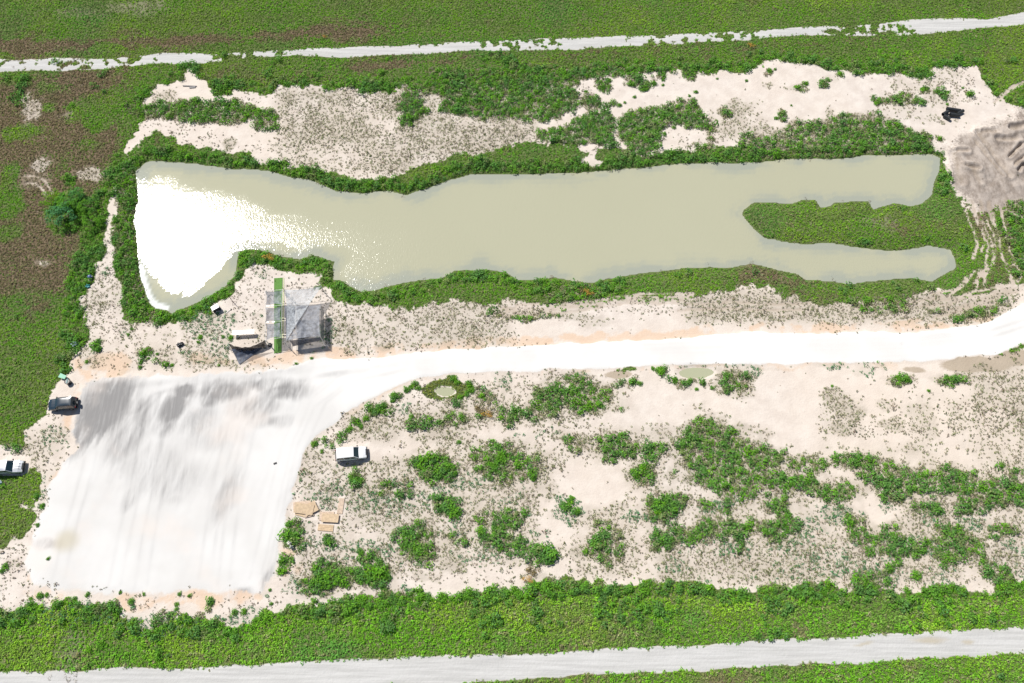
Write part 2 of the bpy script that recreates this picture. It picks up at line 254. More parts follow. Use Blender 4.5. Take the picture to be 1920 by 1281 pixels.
Pb = [
([(240,190),(300,192),(340,188),(440,192),(480,200),(505,205),(530,222),(522,232),(480,228),(450,232),(430,232),(400,226),(340,222),(280,222),(250,214)],.97,'b'),
([(752,178),(775,172),(795,190),(800,205),(780,240),(757,242),(750,215)],1,'b'),
([(825,140),(900,145),(1060,150),(1083,175),(1085,205),(1050,220),(1000,225),(960,228),(930,230),(900,222),(850,212),(825,205),(828,190),(820,165)],1,'b'),
([(745,165),(850,150),(850,172),(800,175),(780,180)],.8,'b'),([(800,130),(1080,125),(1080,165),(820,170)],.9,'b'),([(1080,128),(1260,118),(1260,138),(1180,140),(1090,150)],.9,'b'),
([(1005,245),(1060,232),(1090,218),(1140,208),(1157,230),(1150,252),(1162,268),(1140,275),(1080,264),(1030,268),(1000,258)],.92,'b'),
([(1178,210),(1230,197),(1290,188),(1312,200),(1330,228),(1345,262),(1320,276),(1290,272),(1325,262),(1322,243),(1290,235),(1248,238),(1235,262),(1222,285),(1232,295),(1180,290),(1160,250),(1165,232)],.92,'b'),
([(1380,258),(1393,245),(1440,258),(1465,255),(1467,240),(1497,228),(1540,231),(1580,216),(1613,212),(1663,222),(1700,240),(1745,268),(1745,290),(1380,300)],.55,'b'),([(1560,240),(1600,222),(1660,228),(1700,245),(1745,272),(1745,290),(1560,295)],.95,'b'),([(1450,275),(1560,262),(1560,295),(1430,300)],.9,'b'),
([(1380,255),(1393,240),(1440,250),(1467,236),(1497,224),(1540,227),(1580,213),(1613,208),(1663,219),(1700,237),(1745,265),(1745,290),(1380,300)],.85,'o'),
([(1270,810),(1323,798),(1347,812),(1407,824),(1427,834),(1447,850),(1463,880),(1487,890),(1507,874),(1533,872),(1547,888),(1590,904),(1587,934),(1533,940),(1497,937),(1467,968),(1440,950),(1423,930),(1393,920),(1380,940),(1330,954),(1313,937),(1333,917),(1297,902),(1260,882),(1262,830)],.84,'b'),
([(1570,870),(1613,872),(1680,872),(1730,880),(1813,885),(1880,887),(1920,904),(2000,920),(2000,960),(1900,950),(1850,964),(1800,962),(1797,944),(1747,950),(1663,932),(1640,899),(1600,898)],.78,'b'),
([(1235,1000),(1280,980),(1363,977),(1430,974),(1493,987),(1487,1000),(1410,1000),(1363,1016),(1280,1022),(1235,1015)],.9,'b'),
([(1587,980),(1680,994),(1780,1004),(1840,1018),(1850,1050),(1790,1052),(1763,1056),(1740,1068),(1700,1054),(1640,1050),(1613,1038),(1593,1004)],.86,'b'),
([(1270,553),(1440,548),(1520,556),(1680,552),(1800,556),(1880,560),(1870,592),(1780,604),(1700,602),(1600,597),(1500,590),(1400,585),(1280,572)],.62,'o'),
([(1600,560),(1700,560),(1700,585),(1600,590)],.6,'b'),
([(1740,585),(1830,575),(1890,560),(1870,590),(1790,604)],.8,'b'),
([(225,330),(240,302),(262,300),(262,560),(280,575),(315,585),(318,600),(300,606),(270,601),(240,598),(232,560),(222,500),(215,440),(218,380)],1,'b'),
([(1890,380),(1990,370),(1990,520),(1905,515),(1885,450),(1875,410)],.85,'b'),
]
kd = {'b': np.zeros_like(X), 'o': np.zeros_like(X), 't': np.zeros_like(X)}
clump = fbm(X, Y, 1.7, 90, 3, 0.6)
rag = fbm(X, Y * 1.8, 5.0, 95, 5, 0.65)
for (cx, cy, rx, ry, dn, k) in E:
    c = P(cx, cy); a = rx * c.length * 0; dep = (H * CT + c.y * ST)
    sx = rx * dep / FPX; sy = ry * dep / FPX * 1.12
    m = (abs(X - c.x) < sx * 2.4 + 3) & (abs(Y - c.y) < sy * 2.4 + 3)
    r = np.sqrt(((Xw[m] - c.x) / (sx * 1.08)) ** 2 + ((Yw[m] - c.y) / (sy * 1.08)) ** 2)
    r = r + clump[m] * 0.5 + rag[m] * 1.5 * (cy > 690)
    kd[k][m] = np.maximum(kd[k][m], dn * (1 - sstep(r, 0.7, 1.18)))
    if k == 'b' and cy > 700 and rx > 14 and cx > 560: kd['o'][m] = np.maximum(kd['o'][m], 0.62 * (1 - sstep(r, 0.9, 1.9)))
for (pts, dn, k) in Pb:
    s_ = sdist(PA(pts), Xw, Yw)
    kd[k] = np.maximum(kd[k], dn * (1 - sstep(s_ + clump * 1.6 + (rag * 9 if pts[0][1] > 700 else 0), -0.6, 0.6)))
    if pts[0][1] > 700: kd['o'] = np.maximum(kd['o'], 0.7 * (1 - sstep(s_ + clump * 2.5 + rag * 8, 0.0, 2.6)))
def box_(a, b, c, d, f=14.0): return sstep(PXg, a - f, a + f) * (1 - sstep(PXg, c - f, c + f)) * sstep(PYg, b - f, b + f) * (1 - sstep(PYg, d - f, d + f))
on = fbm(X, Y, 5.5, 500, 4, 0.6)
for (a, b, c_, d_, w) in [(620,860,1010,1060,.30),(560,900,700,1060,.30),(1230,1000,1560,1095,.42),(1480,1000,1620,1095,.42),(1700,930,1920,1095,.42),(1560,1040,1760,1100,.40),(1000,960,1260,1080,.22),(640,770,880,830,.26),(880,720,1000,800,.25),(1000,800,1300,870,.20),(1290,900,1600,1000,.25),(1820,690,1925,900,.34),(1540,740,1830,860,.14),(520,165,1010,325,.30),(640,235,1000,300,.38),(620,560,960,650,.26),(1290,545,1900,605,.5),(20,800,140,1010,.2),(1330,190,1440,260,.2),(1640,140,1800,225,.15),(150,480,330,690,.16),(340,590,500,690,.2),(540,830,640,1000,.2)]:
    kd['o'] = np.maximum(kd['o'], np.clip((w + 0.95 * on) * 1.6, 0, 0.72) * box_(a, b, c_, d_) * sand)
veg = (1 - sand) * (1 - marl) * (1 - track)
ruts_px = [([(1814,382),(1825,412),(1837,437),(1840,456),(1832,477)],.5),([(1830,382),(1840,412),(1854,441),(1860,456),(1857,477),(1854,501),(1835,525)],.75),([(1845,382),(1850,412),(1866,446),(1871,480)],.5),([(1869,394),(1876,425),(1881,450),(1887,477),(1897,498),(1909,523),(1897,539),(1876,554),(1840,563),(1811,575),(1760,590)],.42),([(1820,515),(1790,546),(1740,558)],.6),([(1890,537),(1862,544),(1814,553),(1780,565),(1700,572)],.4),([(1925,538),(1886,551),(1866,565),(1820,572)],.4),([(1876,381),(1900,391),(1925,403)],.3),([(1280,576),(1360,573),(1440,576),(1510,574)],.3),([(935,583),(1010,584),(1080,578),(1180,563),(1280,562)],.3),([(960,577),(1040,576),(1120,566),(1200,556),(1290,556)],.28),([(45,330),(65,330),(85,340),(97,360)],.3),([(45,345),(65,344),(80,355),(87,368)],.3),([(1870,188),(1892,168),(1935,148)],.4),([(1845,500),(1838,540)],.8),([(1895,490),(1930,493)],.3),([(1885,520),(1888,535)],.8),([(1700,640),(1700,640)],.01)]
rut = np.zeros_like(X)
rnz = np.clip(0.85 + 1.6 * fbm(X, Y, 1.3, 44, 3), 0.3, 1)
for pts, w in ruts_px:
    for off in ((-.8, .8) if pts[0][0] > 900 else (0,)):
        rut = np.maximum(rut, 0.85 * (1 - sstep(sline(PA(pts), X + off + 0.5 * w1, Y + off * .7 + 0.5 * w2) + fine * 0.3, .12, .42)))
for (a, b, c_, d_, w) in [(1240,1010,1920,1095,.16),(560,880,1000,1060,.06),(340,590,430,680,.25),(520,840,640,1010,.1),(30,800,130,1000,.1)]:
    kd['t'] = np.maximum(kd['t'], np.clip((w + 1.0 * fbm(X, Y * 1.5, 4.5, 520, 4, 0.6)) * 1.8, 0, 0.7) * box_(a, b, c_, d_) * sand)
kd['t'] = np.maximum(kd['t'], 0.75 * (1 - sstep(sdist(PA([(-60,1135),(150,1142),(250,1155),(333,1160),(480,1150),(480,1172),(333,1185),(150,1170),(-60,1165)]), Xw, Yw) + clump * 2, -.6, .8)))
# brown thatch
Bz = [([(-160,135),(160,132),(270,138),(230,165),(150,195),(140,215),(232,228),(225,262),(205,335),(180,380),(165,450),(140,520),(118,560),(112,605),(60,600),(10,560),(-160,560)],.68),
      ([(-160,76),(60,66),(270,62),(480,50),(640,38),(700,48),(735,70),(640,84),(500,84),(380,90),(300,95),(180,102),(60,110),(-160,112)],.85),([(1380,238),(1440,250),(1497,228),(1580,215),(1663,222),(1740,265),(1700,275),(1560,270),(1380,280)],.62),([(1805,380),(1900,380),(1925,460),(1925,540),(1850,560),(1810,540),(1830,470)],.3),([(980,225),(1100,215),(1100,235),(1000,250)],.5),([(380,125),(500,130),(620,140),(640,160),(560,155),(470,165),(395,160)],.45),([(850,98),(1280,84),(1280,100),(900,118)],.5),
      ([(100,124),(240,122),(190,165),(110,158)],.9),([(660,110),(880,100),(900,116),(760,135),(650,138)],.8),
      ([(1280,95),(1400,77),(1500,72),(1680,65),(1700,76),(1560,90),(1400,102),(1280,107)],.6),([(900,105),(1280,92),(1280,110),(950,125)],.35),
      ([(1640,400),(1790,400),(1810,450),(1700,455),(1620,430)],.35),([(1450,495),(1500,515),(1600,540),(1500,550),(1300,530),(1300,500)],.4),
      ([(900,1262),(1500,1250),(1700,1240),(1700,1252),(1300,1275),(900,1290)],.55),([(1000,1215),(1280,1200),(1500,1190),(1500,1170),(1300,1175)],.3)]
rut = rut * rnz
brown = np.zeros_like(X)
for pts, dn in Bz:
    brown = np.maximum(brown, dn * (1 - sstep(sdist(PA(pts), Xw, Yw, 8), -2.5, 1.5)))
brown = brown * 1.12 + 0.85 * mid + 0.5 * big
for (cx, cy, rx, ry, dn) in [(35,250,42,18,1),(15,380,36,40,1),(15,440,30,20,.5),(98,198,16,12,.8),(180,235,24,13,.9),(150,200,30,12,.9),(128,400,46,44,1),(185,450,26,60,.9),(130,340,12,12,.8),(60,560,50,20,.4),(200,88,34,12,1),(20,330,14,25,.6),(170,275,30,12,.4),(100,165,40,14,.5),(30,150,30,16,.6)]:
    c = P(cx, cy); dep = H * CT + c.y * ST
    r = np.sqrt(((Xw - c.x) / (rx * dep / FPX)) ** 2 + ((Yw - c.y) / (ry * dep / FPX * 1.12)) ** 2)
    brown = brown - dn * (1 - sstep(r, 0.5, 1.2))
brown = np.clip(brown, 0, 1)
thatch = np.zeros_like(X)                         # pale dead grass
for (cx, cy, rx, ry, dn) in [(58,205,26,34,.9),(75,305,22,16,.8),(165,325,36,16,.8),(125,215,14,10,.5),(60,335,36,22,.5),(80,492,18,12,.6),(130,372,14,8,.5),(1650,420,40,14,.3),(130,1230,30,40,.35),(260,10,60,20,.5),(150,25,50,12,.3)]:
    c = P(cx, cy); dep = H * CT + c.y * ST
    r = np.sqrt(((Xw - c.x) / (rx * dep / FPX)) ** 2 + ((Yw - c.y) / (ry * dep / FPX * 1.12)) ** 2)
    thatch = np.maximum(thatch, dn * (1 - sstep(r + clump, 0.4, 1.3)))
# clay along the road edges and round the pad
clay = np.zeros_like(X)
for pts, w, dn in [([(560,672),(640,662),(740,657),(840,648),(940,643),(1073,637),(1200,630),(1273,626),(1330,622)],1.5,.8),([(1413,617),(1507,618),(1600,613),(1700,612),(1780,606),(1850,592)],1.2,.9),
      ([(800,709),(740,722),(700,745),(650,775)],.8,.5),([(1000,697),(1200,690),(1500,686),(1680,682)],.9,.5),([(370,672),(440,680),(520,672),(560,668)],1.4,.7),([(140,690),(190,680),(230,690),(210,700),(175,706)],2.6,.85),([(150,720),(140,760),(120,800)],1.2,.7),
      ([(230,1128),(300,1130),(400,1124),(480,1115)],1.6,.7),([(60,1080),(90,1090)],1.2,.5),([(110,880),(90,930),(70,1000)],.9,.6),([(540,1040),(535,1080)],1.3,.8),([(530,1062),(560,1070)],1.5,.7),([(60,1110),(120,1120)],2,.5),([(1500,640),(1600,640)],.01,0),([(590,905),(560,925)],1.6,.4)]:
    clay = np.maximum(clay, dn * (1 - sstep(sline(PA(pts), Xw, Yw) + fine * 0.8, w * 0.3, w * 1.3)))
clay = clay * np.clip(0.75 + 2.2 * mid + 1.2 * fine, 0, 1)
warm = np.clip(0.35 + 0.9 * big + 0.5 * sstep(PXg, 900, 1900) * sstep(PYg, 500, 700), 0, 1)
# grey staining on the pad
grey = np.zeros_like(X)
ang = R(17)
U = (X * math.cos(ang) - Y * math.sin(ang)); V = (X * math.sin(ang) + Y * math.cos(ang))
streak = fbm(U * 1.0, V / 9.0, 1.2, 120, 4, 0.7); streak2 = fbm(U, V / 5.0, 3.5, 130, 4, 0.6)
for (cx, cy, rx, ry, dn) in [(195,765,55,70,1.15),(165,800,30,60,1.0),(260,800,30,60,.45),(210,725,60,18,.7),(235,830,40,40,.5),(325,765,28,34,1),(345,735,24,18,.9),(310,800,24,20,.5),(250,765,40,20,.5),(420,735,55,20,.85),(395,750,22,18,.6),(500,722,70,14,.6),(540,735,50,18,.7),(480,765,60,24,.5),(510,790,50,14,.35),(425,930,24,50,.38),(440,900,12,34,.25),(245,935,15,24,.35),(330,935,22,14,.15),(375,790,40,30,.4),(400,820,60,30,.25),(455,1112,18,10,.7),(500,1085,10,22,.5),(275,870,60,40,.25),(330,900,80,40,.25),(90,1020,30,10,.4),(145,790,28,14,.8),(150,810,18,12,.5)]:
    c = P(cx, cy); dep = H * CT + c.y * ST
    dx, dy = X - c.x, Y - c.y
    dx = dx - dy * 0.25
    r = np.sqrt((dx / (rx * dep / FPX)) ** 2 + (dy / (ry * dep / FPX * 1.12)) ** 2)
    grey = np.maximum(grey, dn * (1 - sstep(r + streak * 1.3, 0.35, 1.25)))
grey = np.clip(grey * (0.95 + 2.4 * streak) + 0.45 * np.clip(streak2 + 0.04, 0, 1) * (1 - 0.6 * sstep(PYg, 900, 1000)) + 0.15, 0, 1) * soft(sdPad, 4.0)
for pts, w, dn in [([(1960,600),(1850,635),(1700,650),(1500,655),(1300,657),(1100,666),(900,680),(760,694),(660,715),(600,760),(570,830),(545,930),(515,1060)],.28,.10),([(1960,588),(1850,622),(1700,638),(1500,643),(1300,646),(1100,655),(900,669),(740,684),(630,706),(575,750),(540,830),(515,930),(480,1080)],.25,.09),([(1900,640),(1700,664),(1500,668),(1300,670),(1100,679),(900,691),(780,703)],.3,.07),([(700,690),(600,705),(520,730),(470,800),(440,920),(420,1090)],.3,.13),([(640,700),(560,712),(500,735),(440,790),(410,900),(385,1080)],.3,.12),([(620,690),(520,700),(400,716),(300,735),(240,800),(215,900)],.3,.12),([(560,690),(450,708),(340,712),(250,725)],.35,.12),([(590,830),(560,930),(530,1040),(505,1110)],.25,.12),([(330,740),(310,850),(280,1000),(265,1100)],.3,.10),([(290,740),(265,860),(235,1000),(215,1100)],.3,.10),([(190,760),(165,880),(130,1000),(110,1090)],.3,.12)]:
    for off in (-0.85, 0.85):
        d_ = sline(PA(pts), X + off + .25 * w1, Y + off * .4 + .25 * w2)
        grey = np.maximum(grey, grey + dn * np.exp(-(d_ / w) ** 2) * np.clip(0.9 + 2.2 * mid, 0, 1.4) * 0.85)
grey = np.clip(grey, 0, 1)
olive = np.zeros_like(X)
for (cx, cy, rx, ry) in [(125,1015,26,24),(1740,1200,40,6),(1620,1207,22,3),(1815,1203,14,4)]:
    c = P(cx, cy); dep = H * CT + c.y * ST
    r = np.sqrt(((Xs - c.x) / (rx * dep / FPX)) ** 2 + ((Ys - c.y) / (ry * dep / FPX * 1.12)) ** 2)
    olive = np.maximum(olive, 0.7 * (1 - sstep(r, 0.3, 1.2)))
mud = np.zeros_like(X)
for (cx, cy, rx, ry, dn) in [(1160,702,30,9,.9),(1830,684,80,17,1),(1715,692,30,8,.7),(1450,693,60,6,.4),(1900,670,50,18,.9),(640,800,1,1,0),(680,800,22,10,.5),(1700,742,20,30,.2)]:
    c = P(cx, cy); dep = H * CT + c.y * ST
    r = np.sqrt(((Xs - c.x) / (rx * dep / FPX)) ** 2 + ((Ys - c.y) / (ry * dep / FPX * 1.12)) ** 2)
    mud = np.maximum(mud, dn * (1 - sstep(r, 0.5, 1.15)))
mud = mud * (1 - marl)

clear = np.zeros_like(X)
for (cx, cy, rx, ry) in [(660,848,33,17),(122,757,32,17),(20,873,36,18),(571,956,26,17),(620,972,20,13),(611,990,18,9),(639,949,7,17),(459,624,26,8),(565,655,30,4),(1783,214,24,12),(407,578,9,9),(338,647,8,7),(465,665,36,10),(170,522,5,6),(124,713,9,9),(520,590,9,70)]:
    c = P(cx, cy); dep = H * CT + c.y * ST
    r = np.maximum(np.abs(X - c.x) / (rx * dep / FPX), np.abs(Y - c.y) / (ry * dep / FPX * 1.12)); clear = np.maximum(clear, (r < 1) * 1.0)
for k in kd: kd[k] = kd[k] * (1 - clear) * (1 - marl) * (1 - np.where(sdTS < 0.3, 1, 0))
allb = np.maximum(np.maximum(kd['b'], kd['o'] * 0.7), kd['t'] * 0.8)
# terrain height
Z = 0.10 * fbm(X, Y, 12, 5) + 0.05 * fine * (1 - 0.9 * marl)
bank = sstep(sdP, 0.0, 2.6)
Z = np.where(sdP > 0, WL + (Z - WL) * bank, WL - np.minimum(0.7, -sdP * 0.35))
Z = Z + 0.14 * marl * np.where(sdP > 1, 1, 0) + 0.06 * track
ridge = 1 - np.abs(fbm(X * 0.75 + Y * 0.66, (Y * 0.75 - X * 0.66) / 2.6, 4.2, 140, 4)) * 4
dn_ = np.clip(-sdD / 4, 0, 1)
rg2 = fbm(U * 1.0 - V * 0.4, V, 2.6, 150, 4, 0.6)
Z = Z + dn_ * (0.25 * np.clip(ridge, -0.5, 1) + 0.7 * rg2 + 0.15) * sstep(PXg, 1750, 1860)
furrow = np.zeros_like(X)
for pts, w, h_ in [([(1836,252),(1862,290),(1890,328)],1.1,.45),([(1826,262),(1850,296),(1878,330)],.5,.3),([(1890,296),(1912,272)],.5,.7),([(1902,312),(1925,288)],.5,.6),([(1908,322),(1914,312),(1930,309)],.5,.7),([(1796,283),(1812,283)],.6,.6),([(1812,312),(1832,317)],.6,.6),([(1790,290),(1800,340)],1.2,.3),([(1822,318),(1834,340)],1.0,.35),([(1895,242),(1925,236)],1.0,.8),([(1868,262),(1905,262)],.8,.5),([(1845,248),(1868,246)],.8,.4)]:
    d_ = sline(PA(pts), X + .5 * w1, Y + .5 * w2)
    furrow = furrow + h_ * (np.exp(-((d_ - w) / .35) ** 2) - .9 * np.exp(-(d_ / (w * .7)) ** 2))
    mud = np.maximum(mud, .45 * np.exp(-(d_ / (w * 1.1)) ** 2))
Z = Z + 0.6 * furrow
Z = Z - 0.07 * rut * (sdP > 1)
PUD = [(835,733,20,9,'murky green puddle ringed by grass south of the road'),(1306,699,36,11,'pale green puddle beside the white road, ringed by blue-green rushes'),]
pudmask = np.zeros_like(X)
pud_pts = []
for (cx, cy, rx, ry, lb) in PUD:
    c = P(cx, cy); dep = H * CT + c.y * ST
    r = np.sqrt(((Xs - c.x) / (rx * dep / FPX)) ** 2 + ((Ys - c.y) / (ry * dep / FPX * 1.12)) ** 2)
    m = 1 - sstep(r, 0.9, 1.6); Z = Z * (1 - m) + m * (-0.14 - 0.12 * (r < 1) * (1 - r) + 0.12 * sstep(r, 0.9, 1.2)); pudmask = np.maximum(pudmask, 1 - sstep(r, .85, 1.1)); pud_pts.append((c, rx * dep / FPX, ry * dep / FPX * 1.12, r))
c = P(837, 730); dep = H * CT + c.y * ST
r = np.sqrt(((Xw - c.x) / (50 * dep / FPX)) ** 2 + ((Yw - c.y) / (20 * dep / FPX * 1.1)) ** 2)
ring = (1 - sstep(r, 0.85, 1.1)) * (1 - pudmask)
kd['b'] = kd['b'] * (1 - ring)
veg = np.maximum(veg, ring * 0.9) * (1 - clear)

sandtone = np.clip(0.5 + 1.2 * big + 0.8 * mid, 0, 1)
litter = np.clip((allb * 0.8 + kd['o'] * 0.55) * (1 - veg) * (0.9 + 0.9 * fine), 0, 0.85)
soil = np.clip(veg * (1.0 + 0.5 * fine) + 0.42 * allb + fine * 0.4 * allb, 0, 1)
soil = soil * (1 - rut * 0.9) * (1 - 0.6 * (thatch > 0.5))
gthatch = np.maximum(thatch, litter)

def bil(F, x, y):
    u = np.clip((x - X0) / G, 0, F.shape[1] - 1.001); v = np.clip((y - Y0) / G, 0, F.shape[0] - 1.001)
    i = u.astype(int); j = v.astype(int); fu = u - i; fv = v - j
    return (F[j, i] * (1 - fu) + F[j, i + 1] * fu) * (1 - fv) + (F[j + 1, i] * (1 - fu) + F[j + 1, i + 1] * fu) * fv
def gz(x, y): return float(bil(Z, np.array([x]), np.array([y]))[0])
def PG(px, py, dz=0.0):
    p = P(px, py, 0); z = gz(p.x, p.y); p = P(px, py, z); z = gz(p.x, p.y); return Vector((p.x, p.y, z + dz))

# ------------------------------------------------------------------ ground material
def ground_material():
    m, nt, b = newmat('earth'); L = nt.links
    a1 = N(nt, 'ShaderNodeAttribute', attribute_name='ma'); a2 = N(nt, 'ShaderNodeAttribute', attribute_name='mb'); a3 = N(nt, 'ShaderNodeAttribute', attribute_name='mc')
    s1 = N(nt, 'ShaderNodeSeparateColor'); s2 = N(nt, 'ShaderNodeSeparateColor'); s3 = N(nt, 'ShaderNodeSeparateColor')
    L.new(a1.outputs['Color'], s1.inputs[0]); L.new(a2.outputs['Color'], s2.inputs[0]); L.new(a3.outputs['Color'], s3.inputs[0])
    marl_, track_, clay_ = s1.outputs; soil_, brown_, grey_ = s2.outputs; dirt_, mud_, warm_ = s3.outputs
    olive_, thatch_, rut_ = a1.outputs['Alpha'], a2.outputs['Alpha'], a3.outputs['Alpha']
    nf = noise(nt, 2.6, 6, 0.65); nff = noise(nt, 9.0, 4, 0.7); nm = noise(nt, 0.45, 5, 0.6); nb = noise(nt, 0.12, 3)
    def edge(a, k=0.5):
        return ramp(nt, math_(nt, 'ADD', a, math_(nt, 'MULTIPLY', math_(nt, 'SUBTRACT', nf, 0.5), k)), 0.3, 0.7)
    sandc = mixc(nt, ramp(nt, nm, 0.3, 0.7), (0.63, 0.56, 0.505), (0.755, 0.69, 0.63))
    sandc = mixc(nt, math_(nt, 'MULTIPLY', warm_, 0.75), sandc, (0.76, 0.655, 0.55))
    sandc = mixc(nt, math_(nt, 'MULTIPLY', ramp(nt, nff, 0.52, 0.72), 0.35), sandc, (0.46, 0.40, 0.35))
    pebble = noise(nt, 22.0, 3, 0.7)
    sandc = mixc(nt, math_(nt, 'MULTIPLY', ramp(nt, pebble, 0.6, 0.75), 0.25), sandc, (0.38, 0.34, 0.30))
    c = mixc(nt, math_(nt, 'MULTIPLY', edge(clay_), 0.8), sandc, mixc(nt, nm, (0.68, 0.47, 0.32), (0.74, 0.585, 0.45)))
    dn = noise(nt, 0.8, 8, 0.72, mapscale=(1.0, 0.55, 1), rot=R(-35))
    dirtc = mixc(nt, ramp(nt, dn, 0.35, 0.65), (0.27, 0.225, 0.19), (0.48, 0.42, 0.37))
    c = mixc(nt, edge(dirt_, 1.0), c, dirtc)
    c = mixc(nt, math_(nt, 'MULTIPLY', edge(mud_, 0.4), 0.8), c, mixc(nt, nm, (0.34, 0.27, 0.19), (0.46, 0.38, 0.28)))
    soilc = mixc(nt, ramp(nt, nf, 0.35, 0.65), (0.075, 0.10, 0.035), (0.17, 0.22, 0.075))
    brc = mixc(nt, ramp(nt, nf, 0.35, 0.65), (0.105, 0.075, 0.05), (0.24, 0.18, 0.12))
    soilc = mixc(nt, ramp(nt, brown_, 0.25, 0.7), soilc, brc)
    c = mixc(nt, edge(soil_, 0.7), c, soilc)
    c = mixc(nt, math_(nt, 'MULTIPLY', thatch_, 0.75), c, mixc(nt, ramp(nt, nff, 0.35, 0.65), (0.26, 0.235, 0.165), (0.50, 0.44, 0.36)))
    c = mixc(nt, math_(nt, 'MULTIPLY', rut_, 0.75), c, mixc(nt, nf, (0.32, 0.26, 0.19), (0.56, 0.47, 0.385)))
    tr = noise(nt, 2.0, 5, 0.6, mapscale=(0.06, 1.2, 1), rot=R(-3.5))
    trc = mixc(nt, ramp(nt, tr, 0.3, 0.7), (0.50, 0.495, 0.48), (0.62, 0.615, 0.60))
    trc = mixc(nt, math_(nt, 'MULTIPLY', ramp(nt, nff, 0.5, 0.75), 0.3), trc, (0.5, 0.48, 0.45))
    trc = mixc(nt, olive_, trc, (0.47, 0.41, 0.30))
    c = mixc(nt, edge(track_, 0.8), c, trc)
    st = noise(nt, 1.1, 6, 0.65, mapscale=(1.0, 0.16, 1), rot=R(-17))
    st2 = noise(nt, 3.2, 5, 0.7, mapscale=(1.0, 0.06, 1), rot=R(-17))
    mc = mixc(nt, ramp(nt, nb, 0.35, 0.65), (0.755, 0.74, 0.715), (0.82, 0.81, 0.79))
    gf = math_(nt, 'ADD', math_(nt, 'MULTIPLY', grey_, 1.0), math_(nt, 'MULTIPLY', math_(nt, 'MULTIPLY', math_(nt, 'SUBTRACT', st, 0.5), 0.9), ramp(nt, grey_, 0.15, 0.55)), clamp=True)
    gf = math_(nt, 'ADD', gf, math_(nt, 'MULTIPLY', math_(nt, 'MULTIPLY', math_(nt, 'SUBTRACT', st2, 0.5), 0.55), ramp(nt, grey_, 0.15, 0.6)), clamp=True)
    mc = mixc(nt, math_(nt, 'MULTIPLY', gf, 0.95), mc, (0.265, 0.258, 0.255))
    pk = math_(nt, 'MULTIPLY', ramp(nt, noise(nt, 0.1, 3), 0.5, 0.7), ramp(nt, grey_, 0.0, 0.2))
    mc = mixc(nt, math_(nt, 'MULTIPLY', pk, 0.4), mc, (0.78, 0.69, 0.62))
    mc = mixc(nt, olive_, mc, (0.55, 0.50, 0.38))
    c = mixc(nt, edge(marl_, 0.6), c, mc)
    L.new(c, b.inputs['Base Color'])
    L.new(mixc(nt, mud_, (0.95, 0.95, 0.95), (0.45, 0.45, 0.45)), b.inputs['Roughness'])
    b.inputs['Specular IOR Level'].default_value = 0.15
    bp = N(nt, 'ShaderNodeBump'); bp.inputs['Strength'].default_value = 0.5; bp.inputs['Distance'].default_value = 0.12
    hh = math_(nt, 'ADD', math_(nt, 'MULTIPLY', nf, math_(nt, 'SUBTRACT', 1.0, math_(nt, 'MULTIPLY', marl_, 0.85))), math_(nt, 'MULTIPLY', dn, math_(nt, 'MULTIPLY', dirt_, 1.5)))
    L.new(hh, bp.inputs['Height']); L.new(bp.outputs[0], b.inputs['Normal'])
    return m
EARTH = ground_material()

# ---- one ground net, non-uniform outside the picture so that it reaches the horizon
def grow(a0, end):
    out = []; s = 1.0; a = a0
    while abs(a) < end: a += math.copysign(s, end if a0 > 0 else -end) if True else 0; out.append(a); s *= 1.35
    return out
left = []; a = X0; s = 0.5
while a > -3500: a -= s; left.append(a); s *= 1.3
right = [-v for v in left]
low = []; a = Y0; s = 0.5
while a > -3500: a -= s; low.append(a); s *= 1.3
high = []; a = Y1; s = 0.5
while a < 3500: a += s; high.append(a); s *= 1.3
ax = np.concatenate([np.array(left[::-1]), gx, np.array(right)]); ay = np.concatenate([np.array(low[::-1]), gy, np.array(high)])
nl, nlo = len(left), len(low)
def pad(F, fill=None):
    o = np.pad(F, ((nlo, len(high)), (nl, len(right))), mode='edge'); return o
AX, AY = np.meshgrid(ax, ay)
outside = np.ones(AX.shape, bool); outside[nlo:nlo + len(gy), nl:nl + len(gx)] = False
fields = dict(marl=marl, track=track, clay=clay, olive=olive, soil=soil, brown=brown, grey=grey, thatch=gthatch, dirt=dirt , mud=mud, warm=warm, rut=rut)
FP = {k: pad(v) for k, v in fields.items()}
ZP = pad(Z)
ox = outside & (np.minimum(abs(AX - X0), abs(AX - X1)) > 0)
sb = fbm(AX, AY, 25, 77, 3)
keepmask = (FP['marl'] + FP['track']) > 0.3
FP['soil'] = np.where(ox & ~keepmask, np.clip(0.9 + 0.4 * sb, 0, 1), FP['soil']); FP['brown'] = np.where(ox, np.clip(0.35 + 1.6 * sb, 0, 1), FP['brown'])
